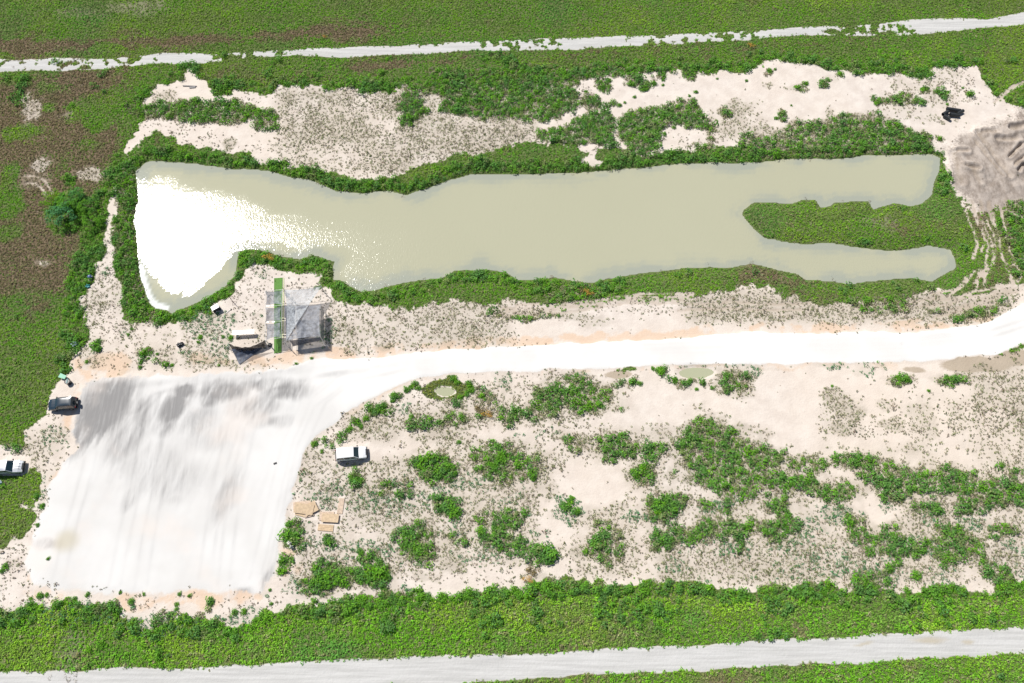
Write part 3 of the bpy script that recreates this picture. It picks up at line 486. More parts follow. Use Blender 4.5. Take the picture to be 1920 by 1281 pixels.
def mesh_from_grid(name, cellmask, zarr, label=None, attrs=True, mat=EARTH, ax_=ax, ay_=ay):
    ny, nx = zarr.shape
    jj, ii = np.nonzero(cellmask)
    q = np.stack([jj * nx + ii, jj * nx + ii + 1, (jj + 1) * nx + ii + 1, (jj + 1) * nx + ii], 1)
    used, inv = np.unique(q.ravel(), return_inverse=True)
    yy, xx = np.divmod(used, nx)
    co_ = np.stack([ax_[xx], ay_[yy], zarr.ravel()[used]], 1).astype(np.float32)
    me = bpy.data.meshes.new(name)
    me.vertices.add(len(used)); me.vertices.foreach_set('co', co_.ravel())
    nf_ = len(q); me.loops.add(nf_ * 4); me.loops.foreach_set('vertex_index', inv.astype(np.int32).ravel())
    me.polygons.add(nf_); me.polygons.foreach_set('loop_start', np.arange(nf_, dtype=np.int32) * 4)
    me.polygons.foreach_set('use_smooth', np.ones(nf_, bool))
    me.update(calc_edges=True)
    if attrs:
        for nm, ks in (('ma', ('marl', 'track', 'clay', 'olive')), ('mb', ('soil', 'brown', 'grey', 'thatch')), ('mc', ('dirt', 'mud', 'warm', 'rut'))):
            at = me.attributes.new(nm, 'FLOAT_COLOR', 'POINT')
            at.data.foreach_set('color', np.stack([FP[k].ravel()[used] for k in ks], 1).astype(np.float32).ravel())
    me.materials.append(mat)
    o = bpy.data.objects.new(name, me); COL.objects.link(o); return o, used
def cell(F): return 0.25 * (F[:-1, :-1] + F[1:, :-1] + F[:-1, 1:] + F[1:, 1:])
cM = cell(FP['marl']) > 0.5; cT = cell(FP['track']) > 0.5
cPad = cell(pad(soft(sdPad, 0.01))) > 0.5
cN = cell(AY) > 50
cD = (cell(pad(soft(sdD, 0.1))) > 0.5) & ~cM & ~cT & ~(cell(outside.astype(float)) > 0)
catm = [('ground', ~cM & ~cT & ~cD), ('access_road', cM & ~cPad), ('parking_area', cM & cPad), ('gravel_track_north', cT & cN), ('gravel_track_south', cT & ~cN), ('dug_earth', cD)]
for nm, cm in catm:
    o, _ = mesh_from_grid(nm, cm, ZP); tag(o, kind='structure')
tag(bpy.data.objects['access_road'], 'blown white crushed marl road curving past the south side of the pond', 'road')
tag(bpy.data.objects['parking_area'], 'broad white marl parking area with grey wheel-scraped streaks', 'ground')

# ------------------------------------------------------------------ water
def water_material(name, c1, c2, rough=0.1, waves=True):
    m, nt, b = newmat(name); L = nt.links
    at = N(nt, 'ShaderNodeAttribute', attribute_name='wa'); s = N(nt, 'ShaderNodeSeparateColor'); L.new(at.outputs['Color'], s.inputs[0])
    n1 = noise(nt, 0.05, 4)
    base = mixc(nt, n1, c1, c2)
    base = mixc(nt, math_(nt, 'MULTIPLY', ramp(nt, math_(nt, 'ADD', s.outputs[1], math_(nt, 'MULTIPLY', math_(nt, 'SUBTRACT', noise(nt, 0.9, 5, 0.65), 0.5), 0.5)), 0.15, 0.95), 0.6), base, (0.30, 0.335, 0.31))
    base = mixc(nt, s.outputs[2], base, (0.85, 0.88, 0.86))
    L.new(base, b.inputs['Base Color'])
    b.inputs['IOR'].default_value = 1.33; b.inputs['Specular IOR Level'].default_value = 0.5
    L.new(math_(nt, 'ADD', math_(nt, 'MULTIPLY', s.outputs[0], WR), 0.03), b.inputs['Roughness'])
    if waves:
        w = noise(nt, 3.6, 2, 0.5, mapscale=(1.0, 0.6, 1), rot=R(25))
        w2 = noise(nt, 9.0, 2, 0.6, mapscale=(1.0, 0.65, 1), rot=R(10))
        h = math_(nt, 'ADD', math_(nt, 'MULTIPLY', w, 0.16), math_(nt, 'MULTIPLY', w2, 0.068))
        h = math_(nt, 'MULTIPLY', h, s.outputs[0])
        bp = N(nt, 'ShaderNodeBump'); bp.inputs['Strength'].default_value = 1.0; bp.inputs['Distance'].default_value = WD
        L.new(h, bp.inputs['Height']); L.new(bp.outputs[0], b.inputs['Normal'])
    return m
WR, WD = 0.11, 0.155
WATER = water_material('murky_water', (0.43, 0.425, 0.305), (0.46, 0.455, 0.33))
g2 = 0.5
wx = np.arange(-75, 90, g2); wy = np.arange(40, 100, g2)
WXm, WYm = np.meshgrid(wx, wy)
sw = sdist(pond, WXm, WYm, 6)
cmask = cell(np.where(sw < 0.9, 1.0, 0.0)) > 0.01
# wind-sheltered water behind the south-western bank and under the northern bank
calm = PA([(250,470),(268,480),(290,505),(318,530),(348,550),(385,522),(415,490),(448,460),(500,462),(560,478),(640,470),(640,600),(200,620),(240,500)], WL)
sc = sdist(calm, WXm + 2.5 * fbm(WXm, WYm, 3, 300), WYm + 2.5 * fbm(WXm, WYm, 3, 301), 6)
ripple = sstep(sc, -1.2, 1.0)
calm2 = PA([(230,280),(640,280),(900,300),(950,400),(780,425),(640,430),(560,415),(500,402),(450,392),(400,378),(350,362),(300,350),(262,350),(230,352)], WL)
sc2 = sdist(calm2, WXm + 4 * fbm(WXm, WYm, 4, 302), WYm + 4 * fbm(WXm, WYm, 4, 303), 6)
ripple = ripple * (0.10 + 0.90 * sstep(sc2, -3.5, 1.5))
east = sstep(WXm, -40, 25)
ripple = np.clip(ripple * (1 - 0.35 * east), 0, 1)
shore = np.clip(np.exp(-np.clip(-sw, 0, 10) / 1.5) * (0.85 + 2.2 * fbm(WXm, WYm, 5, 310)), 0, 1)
strip_d = sline(PA([(262,500),(270,530),(281,562),(294,573),(312,578)], WL), WXm, WYm)
white_strip = (1 - sstep(strip_d, 0.25, 0.7))  # narrow strip of water coloured white along the south-western edge
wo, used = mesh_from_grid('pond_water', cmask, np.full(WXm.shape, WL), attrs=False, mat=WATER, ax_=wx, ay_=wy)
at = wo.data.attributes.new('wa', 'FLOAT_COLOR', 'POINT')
at.data.foreach_set('color', np.stack([ripple.ravel()[used], shore.ravel()[used], white_strip.ravel()[used], np.ones(len(used))], 1).astype(np.float32).ravel())
tag(wo, 'long milky green pond with a bright sun glint at its western end', 'pond', kind='structure')
PUDM = water_material('puddle_water', (0.40, 0.42, 0.27), (0.45, 0.45, 0.32), waves=False)
for (c, sx, sy, r), (_, _, _, _, lb) in zip(pud_pts, PUD):
    b = MB(); n = 40
    ring_ = [(c.x + 1.12 * sx * math.cos(t), c.y + 1.12 * sy * math.sin(t), -0.155) for t in [2 * math.pi * i / n for i in range(n)]]
    b.poly(ring_); o = b.build('puddle', PUDM); tag(o, lb, 'puddle', kind='structure')

# ------------------------------------------------------------------ vegetation
def leaf_material():
    m, nt, b = newmat('leaves'); L = nt.links
    at = N(nt, 'ShaderNodeAttribute', attribute_name='col')
    f = noise(nt, 6.0, 3, 0.6)
    hs = N(nt, 'ShaderNodeHueSaturation'); L.new(at.outputs['Color'], hs.inputs['Color'])
    L.new(math_(nt, 'ADD', math_(nt, 'MULTIPLY', f, 0.5), 0.75), hs.inputs['Value'])
    out = nt.nodes['Material Output']; nt.nodes.remove(b)
    d = N(nt, 'ShaderNodeBsdfDiffuse'); t = N(nt, 'ShaderNodeBsdfTranslucent'); mx = N(nt, 'ShaderNodeMixShader'); mx.inputs[0].default_value = 0.22
    L.new(hs.outputs[0], d.inputs[0]); L.new(hs.outputs[0], t.inputs[0]); L.new(d.outputs[0], mx.inputs[1]); L.new(t.outputs[0], mx.inputs[2]); L.new(mx.outputs[0], out.inputs[0])
    return m
LEAF = leaf_material()
def quads_mesh(name, C, Nn, S, A, colr):
    """C centres, Nn normals, S half sizes, A aspect, colr colours: diamond leaf clusters"""
    n = len(C)
    t = rng.normal(size=(n, 3)); t -= (t * Nn).sum(1, keepdims=True) * Nn; t /= np.linalg.norm(t, axis=1, keepdims=True) + 1e-9
    u = np.cross(Nn, t); a = S[:, None]; bb = (S * A)[:, None]
    V = np.stack([C - t * a, C + u * bb * 0.9 + t * a * 0.1, C + t * a, C - u * bb], 1).reshape(-1, 3).astype(np.float32)
    me = bpy.data.meshes.new(name); me.vertices.add(n * 4); me.vertices.foreach_set('co', V.ravel())
    me.loops.add(n * 4); me.loops.foreach_set('vertex_index', np.arange(n * 4, dtype=np.int32))
    me.polygons.add(n); me.polygons.foreach_set('loop_start', np.arange(n, dtype=np.int32) * 4)
    me.update(calc_edges=True)
    at = me.attributes.new('col', 'FLOAT_COLOR', 'POINT')
    cc = np.concatenate([np.repeat(colr, 4, 0), np.ones((n * 4, 1))], 1).astype(np.float32)
    at.data.foreach_set('color', cc.ravel()); me.materials.append(LEAF)
    return me
def plants(name, cx, cy, cz, rad, hgt, col, k, ls, up=0.7, asp=0.6, link=True, flat=0.0):
    n = len(cx)
    th = rng.uniform(0, 2 * np.pi, (n, k)); q = rng.uniform(0, 1, (n, k)) ** 0.5
    lump = 1 + 0.28 * np.sin(th * 3 + rng.uniform(0, 6, (n, 1))) * q
    rr = q * lump; hz = np.sqrt(np.clip(1 - (q * 0.96) ** 2, 0.02, 1)) * rng.uniform(0.62, 1.0, (n, k))
    x = cx[:, None] + rad[:, None] * rr * np.cos(th); y = cy[:, None] + rad[:, None] * rr * np.sin(th); z = cz[:, None] + hgt[:, None] * hz
    Nn = np.stack([np.cos(th) * q * 0.9, np.sin(th) * q * 0.9, np.full_like(th, up)], -1) + rng.normal(size=(n, k, 3)) * 0.38
    Nn[..., 2] = np.abs(Nn[..., 2]) + 0.12
    Nn /= np.linalg.norm(Nn, axis=-1, keepdims=True)
    S = (rad[:, None] * ls * rng.uniform(0.6, 1.25, (n, k)))
    c = col[:, None, :] * rng.uniform(0.7, 1.3, (n, k, 1)) * (1 + rng.normal(size=(n, k, 3)) * 0.06)
    me = quads_mesh(name, np.stack([x, y, z], -1).reshape(-1, 3), Nn.reshape(-1, 3), S.ravel(), asp, np.clip(c, 0.004, 0.9).reshape(-1, 3))
    if not link: return me
    o = bpy.data.objects.new(name, me); COL.objects.link(o); return o
def cands(sp, mx=60, seed=0):
    r = np.random.default_rng(100 + seed)
    xs = np.arange(X0, X1, sp); ys = np.arange(Y0, Y1, sp); a, b = np.meshgrid(xs, ys)
    a = (a + r.uniform(-.5, .5, a.shape) * sp).ravel(); b = (b + r.uniform(-.5, .5, b.shape) * sp).ravel()
    px, py = proj(a, b); m = (px > -mx) & (px < 1920 + mx) & (py > -mx) & (py < 1281 + mx)
    return a[m], b[m], px[m], py[m]
def C3(*c): return np.array(c)
def lerp(a, b, t): return a * (1 - t[:, None]) + b * t[:, None]
GRN = C3(.175, .425, .03); LIME = C3(.285, .49, .045); DK = C3(.13, .29, .075); BLU = C3(.11, .30, .115); BRN = C3(.26, .19, .13); OLV = C3(.27, .31, .135); STR = C3(.50, .45, .35); DRY = C3(.38, .34, .245)
BLUSH = C3(.19, .33, .18)

# --- low weed carpet
x, y, px, py = cands(0.35, seed=1)
v = bil(veg * (1 - rut) , x, y); s_ = bil(sdP, x, y); th_ = bil(thatch, x, y); br = bil(brown, x, y)
n5 = fbm(x, y, 5.0, 200, 4); n20 = fbm(x, y * 2.2, 22.0, 210, 3); n1 = fbm(x, y, 1.6, 220, 3)
keep = (v + rng.uniform(-.35, .35, len(x)) > 0.5) & (s_ > 0.32)
keep &= rng.uniform(size=len(x)) > th_ * 0.75
belt = (py > 1120)                       # the leafy southern belt
x, y, px, py, br, n5, n20, n1, belt, s_ = [a[keep] for a in (x, y, px, py, br, n5, n20, n1, belt, s_)]
limeness = np.clip(0.08 + 2.0 * n20 + 1.8 * n5 + 0.10 * belt * (1 - sstep(py - 0.03 * (960 - px), 1130, 1230)) + 0.15 * (py < 70) + 0.35 * ((px < 130) & (py > 600)) + 0.25 * ((px > 1390) & (py > 370) & (py < 560)) + 0.4 * (px > 1840) * (py < 200) + 0.3 * (px > 1700) * (py < 130), 0, 1)
col = lerp(np.tile(GRN, (len(x), 1)), np.tile(LIME, (len(x), 1)), limeness)
blu = np.clip(-0.2 - 2.2 * fbm(x, y, 9, 230, 4) + 0.1, 0, 1); col = lerp(col, np.tile(BLU, (len(x), 1)), blu * 0.8)
col = lerp(col, np.tile(BRN, (len(x), 1)), sstep(br + 0.9 * n1 + 0.25 * (rng.uniform(size=len(x)) - .5) * 2.6, 0.24, 0.66) * 0.85)
band = sstep(fbm(x, y * 4.5, 16.0, 235, 4, .6) + 0.5 * fbm(x, y, 2.5, 236, 3), 0.02, 0.16); col = lerp(col, np.tile(C3(.20, .245, .085), (len(x), 1)), band * 0.42)
col = lerp(col, np.tile(C3(.30, .31, .08), (len(x), 1)), np.clip(bil(ring, x, y), 0, 1) * 0.8)
sprg = rng.uniform(size=len(x)) < 0.05; col[sprg] = C3(.34, .36, .17)
col *= (1 + 0.5 * n1)[:, None]
col[belt] *= 1.2
isb = br + 0.9 * n1 > 0.45
rad = np.where(isb, 0.20, np.where(belt, 0.25, 0.205)) * rng.uniform(0.75, 1.3, len(x)) * (1 + 0.5 * n1)
hg = rad * np.where(belt, 1.0, 0.85) * (1 + 0.5 * rng.normal(size=len(x)).clip(-1, 1))
for nm, m, lb, ct in (('weed_cover_north', py < 170, 'bright green weeds and grass covering the field beside the northern gravel track', 'weeds'),
              ('weed_cover_south', py > 1100, 'leafy light green weeds filling the belt above the southern gravel track', 'weeds'),
              ('weed_cover_west', (py >= 170) & (py <= 1100) & (px < 300), 'brown and green weeds covering the rough ground west of the pond', 'weeds'),
              ('weed_cover_banks', (py >= 170) & (py <= 1100) & (px >= 300), 'low olive green weeds along the pond banks and the spit', 'weeds')):
    o = plants(nm, x[m], y[m], bil(Z, x[m], y[m]), rad[m], hg[m], col[m], 11, 0.45, up=0.72)
    tag(o, lb, ct, kind='stuff')

# --- leafy bushes: bank fringe and clumps
x, y, px, py = cands(0.70, seed=2)
db = bil(kd['b'], x, y); s_ = bil(sdP, x, y); v = bil(veg, x, y)
fr = (1 - sstep(s_, 1.6, 3.4)) * (v > 0.5) * np.where((px > 1180) & (py > 480) | (px > 1380) & (py > 365), 0.12, 1.0)
westf = ((px > 120) & (px < 230) & (py > 280) & (py < 700)) * (v > 0.5) * (bil(brown, x, y) < 0.35) * 0.8
southedge = (v > 0.5) * (1 - sstep(bil(-sdS, x, y) * -1, 0.8, 2.6)) * ((py > 1090) | (py < 200)) * 0.85
extra = (v > 0.5) * sstep(fbm(x, y, 4.5, 400, 4), 0.1, 0.2) * 0.55 * ((py > 100) & (py < 200) | (py > 1100) | (px < 250) & (py > 560))
nl_ = fbm(x, y, 2.2, 240, 3)
p = np.maximum.reduce([np.clip(db * 1.18, 0, 1.15), fr, westf, southedge, extra])
keep = (0.75 * rng.uniform(size=len(x)) + 0.12 + 1.1 * nl_ < p * np.where((py > 700) & (py < 1085) & (px > 700), 0.82, 0.86)) & (p > 0.06) & (s_ > 0.45) & (bil(pudmask + ring + marl + rut + soft(sdTS) , x, y) < 0.2)
x, y, px, py, nl_, s_ = [a[keep] for a in (x, y, px, py, nl_, s_)]
col = lerp(np.tile(DK, (len(x), 1)), np.tile(GRN, (len(x), 1)), np.clip(0.45 + 1.6 * nl_ + rng.normal(size=len(x)) * 0.25, 0, 1))
col = lerp(col, np.tile(OLV, (len(x), 1)), (rng.uniform(size=len(x)) < 0.13) * 0.7)
rad = rng.uniform(0.34, 0.70, len(x)) * (1 - 0.5 * nl_)
o = plants('leafy_bushes', x, y, bil(Z, x, y), rad, rad * rng.uniform(1.0, 1.7, len(x)), col, 42, 0.25)
tag(o, 'dense dark green leafy bushes fringing the pond and clumped over the sand', 'bushes', kind='stuff')

# --- olive and dry weeds, blue-green rushes over the sand
x, y, px, py = cands(0.33, seed=3)
d = bil(kd['o'], x, y); nb_ = bil(kd['b'], x, y) ; n3 = fbm(x, y, 1.2, 250, 3)
pp = np.maximum(d, sstep(nb_, 0.05, 0.4) * 0.75)
keep = (rng.uniform(size=len(x)) + 0.9 * n3 < pp * 0.88) & (pp > 0.06) & (bil(sdP, x, y) > 0.4) & (bil(pudmask + rut * 0.6 + marl, x, y) < 0.3)
x, y, n3 = x[keep], y[keep], n3[keep]
col = lerp(np.tile(OLV, (len(x), 1)), np.tile(DRY, (len(x), 1)), np.clip(rng.uniform(-.3, 1.1, len(x)), 0, 1))
rad = rng.uniform(0.10, 0.27, len(x)) * (1 + 0.6 * sstep(bil(kd['b'], x, y), 0.1, 0.6))
o = plants('olive_weeds', x, y, bil(Z, x, y), rad, rad * 0.85, col, 10, 0.40, up=0.8)
tag(o, 'thin olive and dry brown weeds scattered between the bushes on the sand', 'weeds', kind='stuff')
x, y, px, py = cands(0.36, seed=4)
d = bil(kd['t'], x, y); n3 = fbm(x, y, 1.2, 255, 3)
keep = (rng.uniform(size=len(x)) + 0.7 * n3 < d * 0.7) & (d > 0.06) & (bil(sdP, x, y) > 0.4) & (bil(pudmask + rut * 0.6 + marl, x, y) < 0.3)
x, y = x[keep], y[keep]
col = lerp(np.tile(BLU, (len(x), 1)), np.tile(BLUSH, (len(x), 1)), rng.uniform(0, 1, len(x)))
rad = rng.uniform(0.16, 0.33, len(x))
o = plants('green_rushes', x, y, bil(Z, x, y), rad, rad * 0.9, col, 9, 0.42)
tag(o, 'fine blue-green grass patches growing in the damp sand', 'grass', kind='stuff')

# --- sparse tufts on the bare sand
x, y, px, py = cands(0.36, seed=5)
sp_ = bil(sand * (1 - marl) * (1 - track) * (1 - clear), x, y); n3 = fbm(x, y, 3.5, 260, 4); n9 = fbm(x, y, 10, 270, 3)
dens = 0.13 + 1.5 * n3 + 0.8 * n9 + 0.9 * fbm(x, y, 1.3, 261, 3)
def inbox(a, b, c, d, f=6.0): return sstep(px, a - f, a + f) * (1 - sstep(px, c - f, c + f)) * sstep(py, b - f, b + f) * (1 - sstep(py, d - f, d + f))
for (a, b, c, d, w) in [(520,165,1010,330,.28),(640,240,990,300,.15),(160,480,340,690,.10),(340,590,500,680,.1),(440,500,620,660,.12),(600,560,1000,665,.22),(1000,560,1290,600,.12),(1290,540,1900,600,.25),(560,860,1010,1090,.22),(620,720,900,840,.2),(1250,1020,1920,1100,.35),(1010,1040,1250,1100,.05),(0,1020,110,1140,.45),(20,800,130,1010,.4),(100,650,200,700,.1),(520,840,620,1000,.2),(1820,690,1920,900,.28),(1600,740,1860,880,.08),
                        (1110,120,1660,225,-.75),(1660,120,1760,160,-.2),(1300,200,1480,255,-.3),(1680,200,1920,380,-.5),(280,150,420,190,-.6),(1000,590,1300,640,-.4),(980,610,1480,640,-.25),(1130,720,1560,870,-.6),(1480,690,1700,745,-.6),(1560,820,1900,880,-.6),(1060,870,1200,960,-.3),(640,600,1000,640,-.1),(600,1100,760,1140,-.3),(280,150,420,190,-.3),(760,800,1000,840,-.1),(100,690,560,720,-.25),(1000,830,1120,900,.05),(1040,870,1200,960,-.05)]:
    dens = dens + w * inbox(a, b, c, d)
dens = np.maximum(dens, 0.012) * (1 - bil(dirt, x, y) * 0.9) * (1 - 0.8 * bil(mud, x, y)) * (1 - bil(clay, x, y) * 0.5)
keep = (rng.uniform(size=len(x)) < dens * sp_ * 0.85) & (bil(sdP, x, y) > 0.5) & (bil(pudmask, x, y) < 0.2)
x, y, px, py = x[keep], y[keep], px[keep], py[keep]
gd = rng.uniform(size=len(x))
col = lerp(np.tile(C3(.19, .215, .10), (len(x), 1)), np.tile(C3(.28, .24, .18), (len(x), 1)), sstep(gd + 0.8 * fbm(x, y, 8, 280), 0.3, 0.7))
rad = rng.uniform(0.08, 0.21, len(x)) * np.where(rng.uniform(size=len(x)) < 0.08, 1.7, 1)
o = plants('sand_tufts', x, y, bil(Z, x, y), rad, rad * 0.9, col, 7, 0.5, up=0.7)
tag(o, 'sparse small grey-green tufts dotted over the bare sand', 'tufts', kind='stuff')
# --- pale straw
x, y, px, py = cands(0.5, seed=6)
keep = rng.uniform(size=len(x)) < np.maximum(bil(thatch, x, y) * 0.8, 0.03 * bil(veg, x, y))
x, y = x[keep], y[keep]; rad = rng.uniform(0.2, 0.42, len(x))
o = plants('dead_grass', x, y, bil(Z, x, y), rad, rad * 0.5, np.tile(C3(.34, .29, .225), (len(x), 1)), 9, 0.6, asp=0.12)
tag(o, 'pale dead grass lying flat in the brown field west of the pond', 'dead grass', kind='stuff')
# --- weeds on the southern track
x, y, px, py = cands(0.5, seed=7)
n3 = fbm(x, y, 2.0, 290, 3)
keep = (bil(track, x, y) > 0.5) & (rng.uniform(size=len(x)) < np.clip(n3 * 1.5 - 0.36 + 0.25 * (bil(np.abs(np.minimum(sdTS, sdTN)), x, y) < 0.5), 0, 1) * 0.5)
x, y = x[keep], y[keep]; rad = rng.uniform(0.07, 0.22, len(x))
o = plants('track_weeds', x, y, bil(Z, x, y), rad, rad * 0.5, np.tile(C3(.25, .25, .10), (len(x), 1)), 9, 0.5, up=1.2)
tag(o, 'small weeds growing in the gravel of the two long tracks', 'weeds', kind='stuff')

# --- single shrubs that can be told apart on the sand
def shrub_mesh(i, k=75, c0=DK, c1=GRN):
    n = 5
    cx = rng.uniform(-.42, .42, n); cy = rng.uniform(-.42, .42, n); rd = rng.uniform(.4, .68, n)
    col = lerp(np.tile(c0, (n, 1)), np.tile(c1, (n, 1)), rng.uniform(0, 1, n))
    return plants('shrub', cx, cy, np.zeros(n), rd, rd * rng.uniform(.9, 1.3, n), col, k, 0.2, link=False)
SM = [shrub_mesh(i) for i in range(6)]
def stem_mesh():
    b = MB()
    for i in range(6):
        a = i * 1.05; b.tube((0, 0, 0), (0.35 * math.cos(a), 0.35 * math.sin(a), 0.6), 0.03, 0.012, 5)
    o = b.build('stem', WOOD); me = o.data; bpy.data.objects.remove(o); return me
WOOD = simple('bark', (0.16, 0.12, 0.085), 0.9, scale=8)
STEM = stem_mesh()
def shrub(px, py, r, label, group, hs=1.0):
    g = PG(px, py); o = bpy.data.objects.new('shrub', random.choice(SM)); COL.objects.link(o)
    o.location = g; o.rotation_euler = (0, 0, random.uniform(0, 6.28)); s = r * random.uniform(.9, 1.1); o.scale = (s, s * random.uniform(.85, 1.15), s * hs)
    tag(o, label, 'shrub', group)
    st = bpy.data.objects.new('stem', STEM); COL.objects.link(st); st.parent = o
    return o
lists = [
 ('small dark green shrub standing alone on the bare white sand north of the pond', 'lone shrubs on the northern sand',
  [(1127,165,1.1),(1140,152,.9),(1183,158,1.0),(1205,168,.9),(1213,155,.8),(1228,158,.8),(1243,150,.8),(1243,160,.5),(1190,182,.6),(1160,197,.7),(1172,193,.5),(1113,187,1.1),(1098,172,.6),(1166,229,.5),(1304,172,.7),(1292,180,.5),(1345,148,.4),(1399,152,.5),(1441,135,.8),(1453,130,.5),(1491,163,.5),(1498,165,.8),(1512,157,.8),(1543,157,.7),(1555,152,.5),(1575,138,.8),(1484,198,.4),(1463,215,.9),(1455,222,.7),(1643,194,.9),(1649,186,.6),(1730,167,.8),(1741,166,.5),(1757,172,.9),(1768,180,.7),(1778,174,.6),(1816,178,.8),(1805,165,.5),(1776,196,.5),(1719,257,.6),(1733,258,.7),(1762,262,.7),(1597,263,.5),(1246,253,.8),(1230,257,.7),(1264,240,.6)]),
 ('small green shrub on the sand between the road and the leafy southern clumps', 'lone shrubs south of the road',
  [(591,833,.8),(604,846,.5),(655,806,.9),(669,793,.9),(676,799,.7),(687,785,.9),(700,772,1.0),(710,765,1.0),(720,760,.8),(741,744,1.2),(735,752,.6),(762,731,1.0),(770,726,.9),(778,722,1.1),(784,729,.8),(850,710,.9),(858,716,.7),(880,720,1.1),(884,733,.9),(876,740,.8),(863,745,.7),(826,792,.6),(860,830,.6),(1187,716,1.0),(1200,720,.7),(1240,696,1.1),(1224,693,.7),(1264,714,.8),(1281,717,.6),(1293,716,.9),(1318,719,.8),(1306,730,.5),(1336,727,.7),(1697,712,.9),(1684,709,.8),(1707,716,.6),(1775,708,.9),(1790,709,.9),(1770,717,.5),(1741,733,.5),(1560,724,.4)]),
 ('low round shrub among the sparse tufts around the pond\'s south-west corner', 'lone shrubs by the parking area',
  [(186,652,1.0),(183,645,.7),(271,666,.7),(264,680,.7),(264,689,.6),(296,664,.5),(312,685,.6),(323,685,.5),(277,672,.5),(411,684,.4),(376,633,.8),(372,643,.5),(433,634,.8),(418,632,.6),(556,683,.5),(585,672,.5),(248,617,.5),(240,628,.5),(163,679,.5)]),
 ('small shrub on the disturbed ground along the pad\'s lower edge', 'lone shrubs below the parking area',
  [(77,1118,.9),(87,1117,.6),(58,1123,.5),(141,1124,.7),(165,1115,.7),(226,1111,.4),(247,1130,.9),(270,1115,.5),(337,1113,.6),(357,1118,.5),(394,1130,.9),(331,1133,.5),(332,1142,.5),(440,1150,.9),(458,1147,.8),(507,1106,.4),(508,1133,.5),(8,1065,.8),(5,1070,.7),(92,1048,.5),(70,985,.6),(68,930,.8),(78,950,.7),(175,1142,1.0),(205,1140,1.2),(222,1147,.9)]),
 ('round green bush in the row along the top edge of the southern weed belt', 'bushes edging the southern weed belt',
  [(543,1138,.8),(660,1135,1.5),(676,1130,1.4),(694,1137,1.3),(722,1131,1.3),(741,1122,1.4),(752,1131,1.1),(789,1119,1.2),(806,1120,1.1),(829,1121,1.2),(858,1117,1.3),(878,1112,1.2),(912,1109,1.2),(925,1107,1.4),(947,1112,1.2),(965,1108,1.3),(974,1115,1.1),(997,1109,1.7),(1024,1098,1.2),(1037,1112,1.2),(1056,1115,1.1),(1075,1109,1.2),(1098,1104,1.2),(1122,1110,1.1),(1143,1108,1.1),(1178,1106,1.1),(1210,1110,1.1),(1240,1108,1.1),(1275,1106,1.1),(1330,1108,1.2),(1390,1110,1.1),(1450,1108,1.0),(1492,1112,1.4),(1520,1112,1.2),(1545,1110,1.0),(1637,1108,1.2),(1700,1108,1.0),(1760,1112,1.2),(1800,1108,1.2)]),
 ('compact dark green bush within the patchy clumps of the south-east sand', 'bushes in the south-east clumps',
  [(1030,1045,1.9),(1018,1032,1.2),(1008,1026,1.0),(600,1080,1.7),(620,1090,1.8),(638,1092,1.4),(590,1092,1.2),(690,1080,1.9),(712,1075,1.9),(726,1085,1.4),(675,1035,1.1),(840,950,1.7),(852,962,1.4),(826,952,1.3),(1250,945,1.9),(1265,950,1.5),(1238,958,1.3),(1228,945,1.2),(1062,948,1.5),(1078,960,1.3),(1070,938,1.0),(790,868,1.7),(812,860,1.7),(835,880,1.8),(850,890,1.3),(820,890,1.5),(1195,892,1.4),(1210,875,1.3),(940,858,1.5),(925,875,1.4),(1000,890,1.2),(903,1000,1.4),(930,990,1.2),(1110,1018,1.2),(775,1025,1.3),(795,1035,1.3),(1670,1065,1.0),(1717,1080,1.2),(534,1049,1.2),(526,1072,.9),(543,982,1.0),(538,1000,1.4),(552,1008,1.2),(545,1018,1.2),(614,1016,1.1),(660,899,1.2),(676,901,.9)]),
]
MARKS = [(1783,213,'the black pipe stack'),(356,162,'the long grey plank'),(660,843,'the white SUV'),(122,750,'the black SUV'),(20,865,'the silver SUV'),(571,955,'the loose plywood pile'),
         (1306,699,'the long green puddle'),(835,733,'the round grassy puddle'),(990,1087,'the yellow-orange bush'),(567,590,'the wide net cage'),(338,648,'the black bags'),(1395,400,'the tip of the grassy spit'),
         (510,1105,'the pad\'s lower right corner'),(45,1080,'the pad\'s lower left corner'),(1370,870,'the largest leafy clump'),(1830,684,'the brown mud by the road'),(250,1150,'the ragged weeds below the pad')]
def words(n):
    u = 'zero one two three four five six seven eight nine ten eleven twelve thirteen fourteen fifteen sixteen seventeen eighteen nineteen'.split()
    t = ['', '', 'twenty', 'thirty', 'forty', 'fifty', 'sixty', 'seventy', 'eighty', 'ninety']
    return u[n] if n < 20 else (t[n // 10] + ('-' + u[n % 10] if n % 10 else '')) if n < 100 else 'a hundred'
def where(a, b, used):
    p = P(a, b); c = sorted(((P(mx_, my_) - p).length, mx_, my_, nm) for mx_, my_, nm in MARKS)
    for L_, mx_, my_, nm in c:
        d = p - P(mx_, my_); k = int(round(math.degrees(math.atan2(d.y, d.x)) / 45)) % 8
        way = ['right of', 'above and right of', 'above', 'above and left of', 'left of', 'below and left of', 'below', 'below and right of'][k]
        w = '%s metres %s %s' % (words(max(2, round(L_))), way, nm)
        if w not in used: used.add(w); return w
USED = set()
SHORT = {'lone shrubs on the northern sand': 'lone sand shrub', 'lone shrubs south of the road': 'green roadside shrub', 'lone shrubs by the parking area': 'low sparse shrub',
         'lone shrubs below the parking area': 'pad-edge shrub', 'bushes edging the southern weed belt': 'round belt-edge bush', 'bushes in the south-east clumps': 'dark clump bush'}
